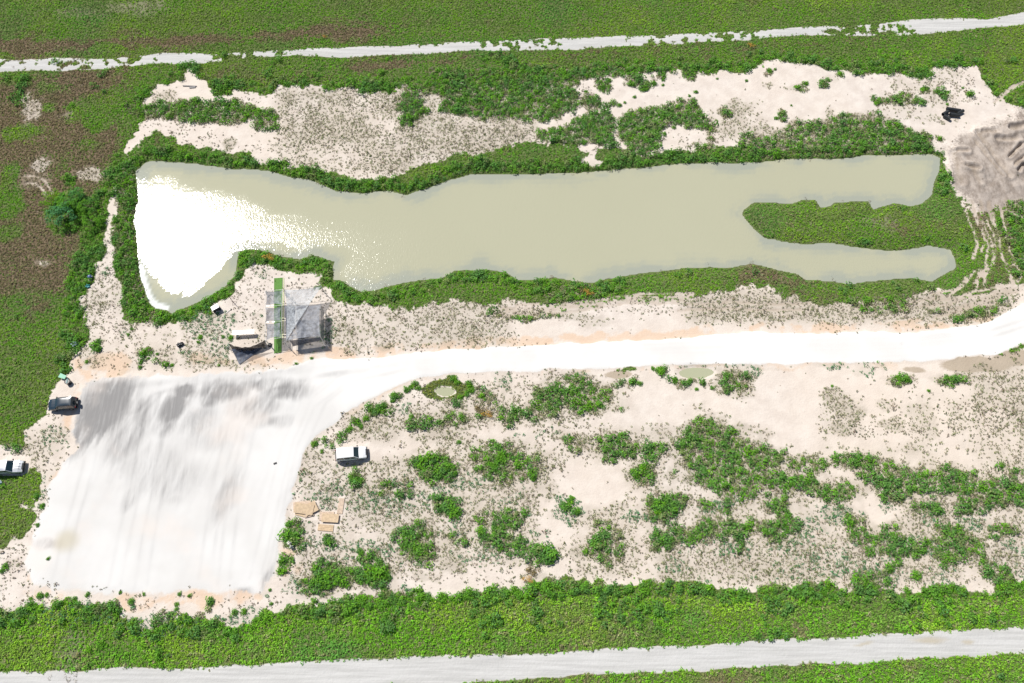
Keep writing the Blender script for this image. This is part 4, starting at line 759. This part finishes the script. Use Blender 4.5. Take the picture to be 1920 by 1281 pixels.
for lb, gp, pts in lists:
    for (a, b, r) in pts:
        pp_ = P(a, b)
        if float(bil(clear, np.array([pp_.x]), np.array([pp_.y]))[0]) > 0.3: continue
        sz = 'tiny' if r < .55 else 'small' if r < .85 else 'medium' if r < 1.25 else 'large'
        shrub(a, b, r * 0.80, sz + ' ' + SHORT[gp] + ', ' + where(a, b, USED), gp)
# orange dodder and flowers
ORG = [plants('orange_vine', rng.uniform(-.9, .9, 9), rng.uniform(-.5, .5, 9), np.full(9, .35), rng.uniform(.3, .5, 9), rng.uniform(.3, .55, 9), np.tile(C3(.55, .34, .08), (9, 1)), 20, 0.26, link=False) for i in range(2)]
for (a, b, s, lb, dz) in [(507,487,1.1,'bright orange creeping vine on the bank bushes by the sun glint',.7),(1103,550,1.0,'orange creeping vine over the weeds south of the middle of the pond',.2),(914,778,1.0,'orange patch in the bushes left of the largest clump south of the road',.1),(990,1087,.9,'yellow-orange bush at the top edge of the southern weed belt',.3),(1408,87,.9,'faint orange patch in the weeds below the northern track',.1),(609,70,.55,'tiny yellow patch in the brown strip above the northern track',.1)]:
    o = bpy.data.objects.new('orange_vine', random.choice(ORG)); COL.objects.link(o); o.location = PG(a, b, dz); o.scale = (s * .85, s * .85, s * .7); tag(o, lb, 'vine')
YEL = plants('dry_bush', rng.uniform(-.9, .9, 9), rng.uniform(-.5, .5, 9), np.full(9, .1), rng.uniform(.3, .5, 9), rng.uniform(.3, .6, 9), np.tile(C3(.27, .22, .10), (9, 1)), 24, 0.26, link=False)
for (a, b, lb) in [(1000,1073,'brown-orange dry bush just above the yellow-orange one'),(903,770,'brown dry bush beside the orange patch south of the road'),(1090,545,'dull orange dry bush beside the orange vine on the southern bank')]:
    o = bpy.data.objects.new('dry_bush', YEL); COL.objects.link(o); o.location = PG(a, b); tag(o, lb, 'bush')

# --- the bigger trees of the western field
def tree(px, py, r, h, label, c0, c1):
    g = PG(px, py); t = empty('tree', g, 0, label, 'tree')
    b = MB(); b.tube((0, 0, 0), (0.1, 0, h * .55), 0.16, 0.09, 8)
    for i in range(7):
        a = i * 0.9 + random.random(); q = r * random.uniform(.45, .8)
        b.tube((0.05, 0, h * random.uniform(.25, .5)), (q * math.cos(a), q * math.sin(a), h * random.uniform(.55, .85)), 0.07, 0.02, 6)
    b.build('trunk', WOOD, t)
    n = 26; a = rng.uniform(0, 6.28, n); q = r * np.sqrt(rng.uniform(0, 1, n)) * 0.85
    rd = rng.uniform(.28, .5, n) * r * 0.55
    colr = lerp(np.tile(c0, (n, 1)), np.tile(c1, (n, 1)), rng.uniform(0, 1, n))
    me = plants('crown', q * np.cos(a), q * np.sin(a), h * (0.35 + 0.4 * (1 - (q / r) ** 2)) - 0.1 + rng.uniform(-.2, .2, n), rd, rd * 1.2, colr, 55, 0.2, link=False)
    o = bpy.data.objects.new('crown', me); COL.objects.link(o); o.parent = t
tree(122, 414, 2.7, 3.0, 'broad blue-green tree crown, lowest of the tree group in the western field', BLU * .95, BLU * 1.25)
tree(133, 390, 2.3, 2.9, 'deep green bushy tree in the middle of the western tree group', BLU * .9, GRN * 1.1)
tree(104, 382, 2.2, 2.2, 'light green bushy tree at the left of the western tree group', GRN, LIME * .8)
tree(150, 371, 1.6, 2.2, 'small green tree at the upper right of the western tree group', GRN, BLU * 1.2)
tree(172, 392, 1.9, 2.3, 'dark green bushy tree against the sandy path west of the pond', DK, GRN)
tree(176, 420, 1.9, 2.1, 'bushy tree by the path, just below the dark green one', DK, GRN * 1.1)

# ------------------------------------------------------------------ materials for objects
M = dict(
 white=simple('white_paint', (.84, .85, .86), .35, coat=.4, var=.04), black=simple('black_paint', (.015, .035, .055), .22, coat=1.0, var=.1),
 silver=simple('silver_paint', (.62, .64, .68), .28, .25, coat=.6, var=.05), glass=simple('car_glass', (.02, .045, .06), .08, spec=.8, var=.1),
 rubber=simple('rubber', (.025, .025, .025), .85), rim=simple('wheel_rim', (.45, .46, .47), .35, .7), trim=simple('dark_trim', (.03, .03, .033), .6),
 lamp=simple('headlight_lens', (.75, .78, .8), .15), red=simple('tail_light_lens', (.4, .02, .02), .25),
 turf=simple('artificial_turf', (.12, .27, .055), .9, var=.12, scale=5), turfedge=simple('turf_edging', (.55, .58, .35), .9),
 pipe=simple('white_pipe', (.80, .80, .78), .45, var=.05), steel=simple('rusty_steel', (.16, .12, .10), .7), ply=simple('plywood', (.60, .455, .30), .8, var=.15, scale=2.5),
 ply2=simple('weathered_plywood', (.60, .47, .36), .85, var=.18, scale=2.5), hdpe=simple('black_plastic_pipe', (.03, .033, .035), .38, scale=2), plastic=simple('white_plastic', (.82, .82, .8), .4, var=.05),
 navy=simple('blue_plastic', (.07, .11, .26), .2, coat=.6), teal=simple('teal_plastic', (.03, .28, .30), .4), green=simple('green_plastic', (.05, .38, .22), .35), blackbag=simple('black_bag', (.02, .022, .028), .3, bump=.5), rag=simple('pale_cloth', (.72, .70, .64), .9), bluerag=simple('pale_blue_cloth', (.42, .52, .62), .8))
def net_material(name, c, alpha, scale=2.0):
    m, nt, b = newmat(name); L = nt.links
    out = nt.nodes['Material Output']
    b.inputs['Roughness'].default_value = 0.5; b.inputs['Specular IOR Level'].default_value = 0.35
    f = noise(nt, scale, 5, .6)
    L.new(mixc(nt, ramp(nt, f, .3, .7), tuple(v * .7 for v in c), tuple(v * 1.35 for v in c)), b.inputs['Base Color'])
    tr = N(nt, 'ShaderNodeBsdfTransparent'); mx = N(nt, 'ShaderNodeMixShader')
    L.new(math_(nt, 'ADD', math_(nt, 'MULTIPLY', math_(nt, 'SUBTRACT', f, .5), .5), alpha, clamp=True), mx.inputs[0])
    L.new(tr.outputs[0], mx.inputs[1]); L.new(b.outputs[0], mx.inputs[2]); L.new(mx.outputs[0], out.inputs[0])
    return m
NETL = net_material('grey_shade_net', (.21, .225, .26), .72); NETS = net_material('silver_shade_net', (.40, .43, .46), .62, 3.0); NETD = net_material('dark_shade_net', (.055, .07, .11), .88); NETB = net_material('black_shade_net', (.018, .018, .022), .93)

# ------------------------------------------------------------------ vehicles
def car(name, loc, rz, label, paint, L=4.6, W=1.86, Hh=1.82, hood=1.25, hoodz=1.08, tail=0.12, spare=False, rails=False, ribs=False):
    t = empty(name, loc, rz, label, 'car')
    hL, hW = L / 2, W / 2
    st = []
    zt = [(-hL, .62), (-hL + .06, .98), (hL - hood - .45, 1.02), (hL - hood, hoodz), (hL - .55, hoodz - .05), (hL - .12, hoodz - .16), (hL, .66)]
    for i, (x_, z_) in enumerate(zt):
        e = 1.0 if 0 < i < len(zt) - 1 else .9
        e = e * (0.95 if x_ > hL - .3 else 1)
        w = hW * e
        st.append([(x_, -w * .96, .34), (x_, -w, .60), (x_, -w * .99, z_ - .16), (x_, -w * .92, z_ - .03), (x_, -w * .5, z_ + .02), (x_, 0, z_ + .03), (x_, w * .5, z_ + .02), (x_, w * .92, z_ - .03), (x_, w * .99, z_ - .16), (x_, w, .60), (x_, w * .96, .34)])
    MB().loft(st).build('body', paint, t, smooth=False)
    xb0, xb1 = -hL + tail * .5, hL - hood + .12; xt0, xt1 = -hL + tail + .25, hL - hood - .62
    zb, ztp = 1.0, Hh; wb, wt = hW * .95, hW * .80
    c = MB(); c.loft([[(xb0, -wb, zb), (xb1, -wb, zb), (xb1, wb, zb), (xb0, wb, zb)], [(xt0, -wt, ztp - .05), (xt1, -wt, ztp - .05), (xt1, wt, ztp - .05), (xt0, wt, ztp - .05)]])
    c.build('cabin', paint, t)
    r = MB(); r.grid(lambda u, v: ((xt0 - .03) + (xt1 - xt0 + .06) * u, (-wt - .02) + (2 * wt + .04) * v, ztp - .045 + .06 * (1 - (2 * u - 1) ** 4) * (1 - (2 * v - 1) ** 4)), 10, 8)
    r.build('roof', paint, t, smooth=True)
    def lerp3(a, b, k): return Vector(a) * (1 - k) + Vector(b) * k
    def pane(nm, A, B, Cc, D, i0=.06, i1=.12, off=.012):
        A, B, Cc, D = map(Vector, (A, B, Cc, D))      # A,B bottom; C,D top
        def pt(u, v): return (A * (1 - u) + B * u) * (1 - v) + (D * (1 - u) + Cc * u) * v
        n = (B - A).cross(D - A).normalized() * off
        b = MB(); q = [pt(i0, i1), pt(1 - i0, i1), pt(1 - i0, 1 - i1), pt(i0, 1 - i1)]
        b.bm.faces.new([b.bm.verts.new(p + n) for p in q]); b.build(nm, M['glass'], t)
    pane('windshield', (xb1, -wb, zb), (xb1, wb, zb), (xt1, wt, ztp - .05), (xt1, -wt, ztp - .05), .05, .06)
    pane('rear_window', (xb0, wb, zb), (xb0, -wb, zb), (xt0, -wt, ztp - .05), (xt0, wt, ztp - .05), .1, .15)
    for s in (-1, 1):
        for (k0, k1) in ((.04, .36), (.39, .66), (.69, .93)):
            A, B = lerp3((xb0, s * wb, zb), (xb1, s * wb, zb), k0), lerp3((xb0, s * wb, zb), (xb1, s * wb, zb), k1)
            D, Cc = lerp3((xt0, s * wt, ztp - .05), (xt1, s * wt, ztp - .05), k0), lerp3((xt0, s * wt, ztp - .05), (xt1, s * wt, ztp - .05), k1)
            if s < 0: pane('side_window', A, B, Cc, D, .03, .14)
            else: pane('side_window', B, A, D, Cc, .03, .14)
        MB().box((xb1 - .25, s * (hW + .10), 1.08), (.18, .2, .15), bev=.03).build('mirror', M['trim'], t)
        MB().box((hL - .05, s * hW * .68, hoodz - .28), (.10, .36, .16), bev=.03).build('headlight', M['lamp'], t)
        MB().box((-hL - .01, s * hW * .80, .86), (.06, .16, .28), bev=.02).build('tail_light', M['red'], t)
        for xx in (-hL + .85, hL - .85):
            w = MB(); w.torus((xx, s * (hW - .10), .37), .25, .12, 'Y', 20, 8); wo_ = w.build('wheel', M['rubber'], t, smooth=True)
            MB().tube((xx, s * (hW - .17), .37), (xx, s * (hW + .0), .37), .2, n=14).build('rim', M['rim'], wo_)
    MB().box((hL + .02, 0, .50), (.16, W * .94, .24), bev=.05).build('front_bumper', M['trim'], t)
    MB().box((-hL - .04, 0, .50), (.16, W * .94, .24), bev=.05).build('rear_bumper', M['trim'], t)
    MB().box((hL + .0, 0, hoodz - .28), (.05, W * .55, .16)).build('grille', M['trim'], t)
    if spare:
        w = MB(); w.torus((-hL - .16, .05, .98), .25, .11, 'X', 20, 8); s_ = w.build('spare_wheel', M['rubber'], t, smooth=True)
        MB().tube((-hL - .25, .05, .98), (-hL - .06, .05, .98), .2, n=14).build('rim', M['rim'], s_)
    if rails:
        for s in (-1, 1): MB().tube((xt0 + .1, s * wt * .9, ztp + .05), (xt1 - .1, s * wt * .9, ztp + .05), .022).build('roof_rail', M['trim'], t)
    if ribs:
        b = MB()
        for s in (-1, 0, 1): b.box((hL - hood + .62, s * hW * .42, hoodz - .005 + .02), (.9, .035, .03))
        b.build('hood_rib', M['trim'], t)
    return t
def heading(a, b): a, b = P(*a), P(*b); d = b - a; return math.atan2(d.y, d.x)
car('white_suv', PG(660, 853), heading((632, 856), (690, 850)), 'white long-roofed SUV parked alone on the sand east of the parking area', M['white'], L=4.7, W=1.9, Hh=1.86, hood=1.2, rails=False)
car('black_suv', PG(122, 760), heading((150, 758), (95, 763)), 'glossy black SUV with a rear spare wheel at the pad\'s upper left corner', M['black'], L=4.2, W=1.86, Hh=1.8, hood=1.15, spare=True, rails=True)
car('silver_suv', PG(18, 878), heading((0, 878), (48, 876)), 'silver SUV with a ribbed hood, cut off by the left edge of the photo', M['silver'], L=4.9, W=1.92, Hh=1.85, hood=1.35, rails=False, ribs=True)

# ------------------------------------------------------------------ practice nets and turf strip
def lerpP(q, u, v):
    a, b, c, d = q
    return (a * (1 - u) + b * u) * (1 - v) + (d * (1 - u) + c * u) * v
def netsheet(name, q, mat, parent, sag=.18, wr=.05, nu=26, nv=26, seed=1, edge=.1):
    q = [Vector(p) for p in q]
    def f(u, v):
        p = lerpP(q, u, v)
        # scalloped edges between the tie points
        bu = 4 * u * (1 - u); bv = 4 * v * (1 - v)
        cen = (q[0] + q[1] + q[2] + q[3]) / 4
        k = edge * (bu * (1 - bv) ** 2 + bv * (1 - bu) ** 2)
        p = p + (cen - p) * k * .35
        n = float(fbm(np.array([p.x * 1.0]), np.array([p.y * .35]), .7, seed, 3)[0]) + .6 * float(fbm(np.array([p.x * .8 + p.y]), np.array([p.y - p.x]), 1.2, seed + 5, 2)[0])
        p = p + Vector((0, 0, -sag * bu * bv + wr * 2 * n)); return p
    return MB().grid(f, nu, nv).build(name, mat, parent, smooth=True)
hz = 2.5
# turf strip
gT = PG(520, 590)
q = [P(514, 522), P(530, 521), P(528, 661), P(514, 663)]
def turf(u, v):
    p = lerpP(q, u, v); return (p.x, p.y, gz(p.x, p.y) + .05)
ts = empty('turf_strip', gT, 0, 'long narrow strip of green artificial turf running under the grey nets', 'turf strip')
b = MB(); b.grid(turf, 6, 40); bmesh.ops.translate(b.bm, verts=b.bm.verts[:], vec=-Vector(gT)); b.build('turf', M['turf'], ts)
q2 = [P(531, 521), P(533, 521), P(531.5, 640), P(529.5, 640)]
b = MB(); b.grid(lambda u, v: (lerpP(q2, u, v).x, lerpP(q2, u, v).y, gz(lerpP(q2, u, v).x, lerpP(q2, u, v).y) + .045), 1, 30); bmesh.ops.translate(b.bm, verts=b.bm.verts[:], vec=-Vector(gT)); b.build('edging', M['turfedge'], ts)
# left net frame
def frame(name, corners, label, h, bars=(), rr=.03, mat='pipe'):
    base = PG(*corners[0]); t = empty(name, (0, 0, 0), 0, label, 'net cage')
    tops = [P(a, b_, h) for a, b_ in corners]
    b = MB()
    for a, c in zip(tops, tops[1:] + tops[:1]): b.tube(a, c, rr)
    for a, c in bars: b.tube(P(*a, h), P(*c, h), rr)
    b.build('top_rail', M[mat], t)
    for p in tops: MB().tube((p.x, p.y, gz(p.x, p.y) - .1), p, .04).build('post', M['pipe'], t)
    return t
t1 = frame('narrow_net_cage', [(497, 546), (529.5, 543), (527, 633), (497.5, 638)], 'narrow pipe-framed cage with three grey net bays over the turf strip', hz, [((497, 574.5), (528.5, 573)), ((497, 605), (527.5, 603))])
for i, qq in enumerate([[(498, 547), (529, 544), (528, 571), (498.5, 572)], [(498, 577), (527, 575), (526.5, 602), (498.5, 603)], [(498, 607.5), (526, 605), (526.5, 632), (499, 637)]]):
    netsheet('net_panel', [P(a, b_, hz + .02) for a, b_ in qq], NETL, t1, .25, .24, seed=20 + i, edge=.3)
for (a, b_) in [((499, 574.5), (506, 573.5)), ((508, 574), (513, 573)), ((500, 605), (505, 604.3)), ((510, 604.4), (516, 603.6))]:
    MB().box((P(*a, hz) + P(*b_, hz)) / 2 + Vector((0, 0, .07)), ((P(*a, hz) - P(*b_, hz)).length, .22, .05), bev=.02).build('rolled_net_edge', M['plastic'], t1)
t2 = frame('wide_net_cage', [(533.5, 543), (602, 536), (601, 632), (534, 640)], 'wide pipe-framed net cage covered by a folded sheet of pale grey mesh', 2.7, [((533, 573), (601, 571))], .02, 'rim')
netsheet('net_canopy', [P(534, 544, 2.74), P(602, 537, 2.80), P(600, 541, 2.80), P(537, 639, 2.74)], NETS, t2, .18, .08, seed=31, edge=.22)
netsheet('net_canopy', [P(534, 574, 2.66), P(600.5, 571, 2.66), P(600.5, 631, 2.66), P(536, 639, 2.66)], NETL, t2, .25, .12, seed=32, edge=.16)
netsheet('net_flap', [P(534, 574, 2.60), P(553, 573, 2.60), P(553, 615, 2.58), P(537, 636, 2.58)], NETD, t2, .15, .05, seed=36, edge=.1)
netsheet('net_curtain', [P(543, 639, 2.62), P(600.5, 632, 2.62), P(600.5, 632, 2.62) - Vector((0, -.05, 1.5)), P(543, 639, 2.62) - Vector((0, .25, 1.9))], NETD, t2, 0, .07, seed=33)
netsheet('net_curtain', [P(601.5, 571, 2.66), P(601.5, 631, 2.66), P(601.5, 631, 2.66) - Vector((0, 0, 2.4)), P(601.5, 571, 2.66) - Vector((0, 0, 2.4))], NETL, t2, 0, .06, seed=34)
MB().tube(P(601, 632, 2.6), PG(612, 652), .03, .02).build('guy_rope', M['pipe'], t2)
MB().tube(P(534, 640, 2.6), PG(543, 656), .03, .02).build('guy_rope', M['pipe'], t2)
# timber clutter lying under the wide net
for (a, b_, lb) in [((540, 629), (555, 627), 'pale timber length lying under the lower edge of the wide net'), ((546, 618), (547, 629), 'short timber upright leaning under the lower left of the wide net')]:
    o = MB().tube(PG(*a, .1), PG(*b_, .18), .06, n=6).build('timber', M['ply2']); tag(o, lb, 'timber')
# fallen black net
t3 = empty('fallen_net', (0, 0, 0), 0, 'collapsed black net sagging between two bent pipes at the pad\'s top edge', 'net')
def wall(u, v):
    a = P(429 + 68 * u, 645 - 8 * u + 10 * (4 * u * (1 - u)), 1.5)
    return a + Vector((.1 * math.sin(u * 23), .06 * math.sin(u * 31) - .35 * v, -1.9 * v))
MB().grid(wall, 36, 6).build('hanging_net', NETB, t3, smooth=True)
A0, A1, A2 = P(434, 655, .5), P(492, 652, .45), PG(449, 684, .12)
def drape(u, v):
    top = A0 * (1 - u) + A1 * u; p = top * (1 - v) + A2 * v
    n = float(fbm(np.array([p.x]), np.array([p.y]), .5, 61, 3)[0]); z = max(p.z + .35 * n * (1 - v) - .25 * math.sin(v * 3.1) + .1, gz(p.x, p.y) + .08)
    return Vector((p.x, p.y, z))
MB().grid(drape, 24, 16).build('draped_net', NETD, t3, smooth=True)
B0, B1, B2 = (478, 665), (514, 660), (452, 684)
b = MB(); f0 = lambda u, v: PG((B0[0] * (1 - u) + B1[0] * u) * (1 - v) + B2[0] * v, (B0[1] * (1 - u) + B1[1] * u) * (1 - v) + B2[1] * v, .07)
b.grid(f0, 16, 8); b.build('ground_net', net_material('thin_net', (.12, .09, .075), .42), t3)
for (a, c) in [((427, 643, 1.6), (434, 660, .1)), ((497, 634, 1.6), (499, 650, .1)), ((430, 648, 1.2), (424, 652, .1))]:
    MB().tube(P(*a), P(*c), .04).build('bent_pipe', M['pipe'], t3)
# posts with weighted feet
for (a, top, h, mt, lb) in [((438.5, 568), None, 2.3, 'steel', 'thin leaning rusty pole west of the nets, left of the white table'), ((539, 553.5), None, 2.9, 'steel', 'tall dark pole rising through the wide net near its upper left corner'), ((607, 547.5), None, 2.3, 'steel', 'dark pole at the upper right corner of the wide net by the bushes'), ((506, 647), None, 2.1, 'pipe', 'white pole in a black tyre foot between the fallen net and the turf')]:
    g = PG(*a); t = empty('pole', g, 0, lb, 'pole')
    MB().tube((0, 0, 0), (-.05, .04, h), .05, .035).build('shaft', M[mt], t)
    if 'tyre' in lb or 'through' in lb:
        b = MB(); b.torus((0, 0, .12), .24, .10, 'Z'); b.build('tyre_foot', M['rubber'], t, smooth=True)
    for ang_ in (0.4, 2.5, 4.4): MB().tube((0, 0, .5), (.5 * math.cos(ang_), .5 * math.sin(ang_), .03), .025).build('brace', M['steel'], t)
# white table
g = PG(459, 627); t = empty('long_table', g, heading((437, 621), (478, 619)), 'long white table standing on the sand left of the nets', 'table')
MB().box((0, 0, .86), (3.6, .72, .06), bev=.015).build('tabletop', M['plastic'], t)
for sx in (-1.6, 0, 1.6):
    for sy in (-.28, .28): MB().tube((sx, sy, 0), (sx, sy, .83), .025).build('leg', M['pipe'], t)
g = PG(447, 632); t = empty('bucket', g, 0, 'small grey-green bucket on the ground at the table\'s lower left', 'bucket')
MB().tube((0, 0, 0), (0, 0, .38), .17, .21, 14).build('pail', simple('grey_plastic', (.35, .42, .40), .5), t, smooth=False)
MB().torus((0, 0, .38), .21, .02).build('rim', M['pipe'], t)
# white topped cart
g = PG(407, 581); t = empty('utility_cart', g, R(33), 'small white-roofed cart parked against the bushes near the pond\'s corner', 'cart')
MB().box((0, 0, 1.05), (1.25, .78, .07), bev=.03).build('roof', M['white'], t)
MB().box((0, 0, .42), (1.25, .65, .28), bev=.04).build('body', M['trim'], t)
for sx in (-.55, .55):
    for sy in (-.3, .3): MB().tube((sx, sy, .5), (sx, sy, 1.03), .02).build('roof_post', M['trim'], t)
    for sy in (-.34, .34):
        MB().torus((sx * .8, sy, .2), .14, .06, 'Y', 16, 6).build('wheel', M['rubber'], t)
o = MB().box((0, 0, .12), (.3, .25, .22), bev=.04).build('cooler_box', M['plastic'], None, loc=PG(405.5, 585)); tag(o, 'little white box on the ground beside the small white-roofed cart', 'box')
o = MB().tube((-.55, -.3, .06), (.2, .55, .06), .05, n=8).build('pipe_length', M['pipe'], None, loc=PG(431, 585)); tag(o, 'short white pipe lying on the sand above the long table', 'pipe')
# bags, barrels and litter
def blob(name, px, py, r, h, mat, label, cat, seed=0, rough=.25):
    b = MB(); bmesh.ops.create_icosphere(b.bm, subdivisions=3, radius=1)
    rd = random.Random(seed)
    for v in b.bm.verts:
        n = 1 + rough * math.sin(v.co.x * 4 + seed) * math.cos(v.co.y * 5 - seed) + .12 * math.sin(v.co.z * 9 + v.co.x * 7)
        v.co = Vector((v.co.x * r * n, v.co.y * r * n * .85, max(-.05, (v.co.z * .5 + .45) * h * n)))
    o = b.build(name, mat, None, smooth=True, loc=PG(px, py)); return tag(o, label, cat)
blob('trash_bag', 338, 648, .42, .5, M['blackbag'], 'tied black bag lying alone on the sand above the pad', 'bag', 3, .35)
blob('trash_bag', 341.5, 645.5, .34, .45, M['blackbag'], 'second black bag touching the one on the sand above the pad', 'bag', 5, .35)
g = PG(170, 521); t = empty('drum', g, 0, 'glossy dark blue drum at the edge of the western bushes', 'drum')
b = MB(); bmesh.ops.create_uvsphere(b.bm, u_segments=24, v_segments=12, radius=.42); bmesh.ops.scale(b.bm, vec=(1, 1, .8), verts=b.bm.verts[:]); bmesh.ops.translate(b.bm, vec=(0, 0, .34), verts=b.bm.verts[:]); b.build('shell', M['navy'], t, smooth=True)
MB().torus((0, 0, .36), .41, .03).build('band', M['trim'], t)
MB().box((.34, .06, .42), (.22, .12, .08), bev=.02).build('handle', simple('pale_blue_plastic', (.4, .6, .68), .4), t)
blob('tarp_bundle', 165.5, 537, .36, .35, M['teal'], 'crumpled teal plastic just below the blue drum', 'litter', 7, .4)
blob('plastic_sheet', 141, 646, .45, .5, M['bluerag'], 'pale blue plastic sheet caught in the western bushes', 'litter', 8, .45)
blob('plastic_sheet', 545, 1019, .32, .9, M['rag'], 'white rag caught on the green bush right of the pad\'s lower part', 'litter', 9, .5)
blob('plastic_sheet', 548, 1026, .28, .8, M['rag'], 'smaller white rag hanging below the first on the same bush', 'litter', 10, .5)
blob('plastic_sheet', 0, 906, .45, .5, M['bluerag'], 'pale blue sheet in the grass at the photo\'s left edge', 'litter', 12, .4)
g = PG(121, 708); t = empty('green_barrow', g, R(-20), 'green and black tipped wheelbarrow above the black SUV', 'wheelbarrow')
b = MB(); b.loft([[(-.45, -.25, .25), (.35, -.2, .25), (.35, .2, .25), (-.45, .25, .25)], [(-.6, -.36, .6), (.5, -.3, .55), (.5, .3, .55), (-.6, .36, .6)]]); b.build('tray', M['green'], t)
MB().torus((.75, 0, .2), .14, .06, 'Y', 16, 6).build('wheel', M['rubber'], t)
for s in (-1, 1): MB().tube((.75, s * .12, .22), (-1.0, s * .33, .5), .025).build('handle', M['trim'], t)
g = PG(130, 718); t = empty('upright_barrel', g, 0, 'dark round barrel with a teal lid strap, below the green wheelbarrow', 'barrel')
MB().tube((0, 0, 0), (0, 0, .7), .42, .42, 20).build('shell', M['blackbag'], t)
MB().torus((0, 0, .7), .41, .035).build('rim', M['trim'], t)
MB().box((0, .1, .74), (.1, .7, .04)).build('strap', M['teal'], t)
# plywood
def sheet(px, py, w, d, rz, mat, label, z=.06, tilt=0.0, name='plywood_sheet', planks=0):
    b = MB(); b.box((0, 0, 0), (w, d, .035), rx=tilt)
    if planks:
        for k in range(planks): b.box((0, -d / 2 + d * (k + .5) / planks, .03), (w * .98, d / planks * .35, .03), rx=0)
    o = b.build(name, mat, None, loc=PG(px, py, z)); o.rotation_euler = (0, 0, rz); return tag(o, label, 'board')
sheet(571, 955, 2.9, 1.5, R(-8), M['ply'], 'large tan sheet, top of the loose pile nearest the pad', .42, R(6))
sheet(567, 948, 2.6, 1.2, R(6), M['ply2'], 'greyish tan sheet under the upper side of the loose pile nearest the pad', .26, R(-4))
sheet(583, 954, 2.0, 1.6, R(28), M['ply'], 'tan sheet jutting out to the right of the loose pile nearest the pad', .34, R(2))
sheet(566, 962, 1.8, 1.0, R(-14), M['ply'], 'small tan sheet at the lower left of the loose pile nearest the pad', .14, R(2))
sheet(580, 966, 1.4, .55, R(14), M['ply2'], 'pale sheet poking out under the bottom of the loose pile nearest the pad', .16, R(2))
sheet(620, 972, 2.5, 1.25, R(-3), M['ply'], 'flat square-cornered tan sheet resting raised on the ground, middle of the three', .34)
sheet(613, 968, 2.2, 1.3, R(0), M['ply2'], 'tan sheet mostly hidden under the raised middle sheet', .10)
sheet(611, 990, 2.3, .95, R(-4), M['ply'], 'ridged tan pallet board, lowest of the boards near the pad', .10, planks=4, name='pallet_board')
sheet(639, 949, .85, 2.3, R(-4), M['ply2'], 'narrow upright tan board, rightmost and uppermost near the pad', .10)
# black culvert pipes
def pipe(a, c, za, zc, r, label):
    A, B = PG(*a, za), PG(*c, zc); mid_ = (A + B) / 2
    t = empty('culvert_pipe', (mid_.x, mid_.y, min(A.z, B.z) - r), 0, label, 'pipe', None); t.location.z = mid_.z
    A, B = A - t.location, B - t.location
    b = MB(); d = (B - A); L_ = d.length; n = 24
    rings = []
    qt = d.to_track_quat('Z', 'Y').to_matrix()
    ns = int(L_ / .12)
    for i in range(ns + 1):
        rr = r * (1 + (.05 if i % 2 else -.02)); c_ = A + d * i / ns
        rings.append([c_ + qt @ Vector((rr * math.cos(2 * math.pi * k / n), rr * math.sin(2 * math.pi * k / n), 0)) for k in range(n)])
    inner = [[c + (p - c) * .84 for p in rg for c in [sum(rg, Vector()) / n]] for rg in (rings[-1], rings[0])]
    b.loft(rings + inner + [rings[0]], cap=False); b.build('wall', M['hdpe'], t)
pipe((1773, 206), (1799, 210), .35, .35, .32, 'straight black corrugated pipe, topmost in the small stack on the north-east sand')
pipe((1793, 216), (1804, 210), .35, .35, .31, 'short black pipe at the right end of the small stack on the north-east sand')
pipe((1779, 217), (1797, 219), .35, .35, .33, 'shiny black pipe along the bottom of the small stack on the north-east sand')
pipe((1766, 217), (1776, 211), .35, .35, .31, 'black pipe slanting up at the left of the small stack on the north-east sand')
pipe((1768, 219), (1780, 226), .35, .35, .31, 'black pipe slanting down at the lower left of the small stack on the north-east sand')
# driftwood-like scrap near the north-west
g = PG(356, 162); t = empty('grey_plank', g, R(-2), 'long thin grey plank lying on the white sand at the upper left', 'plank')
MB().box((0, 0, .12), (2.6, .12, .10)).build('board', simple('grey_wood', (.25, .24, .24), .85), t)
MB().box((.55, -.28, .1), (1.1, .3, .12), rz=.15, bev=.02).build('cross_board', simple('grey_wood_dark', (.3, .29, .29), .85), t)
# pale scrap on the pad
o = MB().box((0, 0, .05), (.5, .25, .08), rz=.4, bev=.02).build('scrap_piece', M['trim'], None, loc=PG(516, 869)); tag(o, 'small dark scrap on the right side of the pad', 'scrap')
o = MB().box((0, 0, .07), (.12, .7, .12), rz=-.2, bev=.02).build('scrap_piece', M['trim'], None, loc=PG(225, 1110)); tag(o, 'thin dark stick at the lower edge of the pad', 'scrap')
print('objects', len(bpy.data.objects))
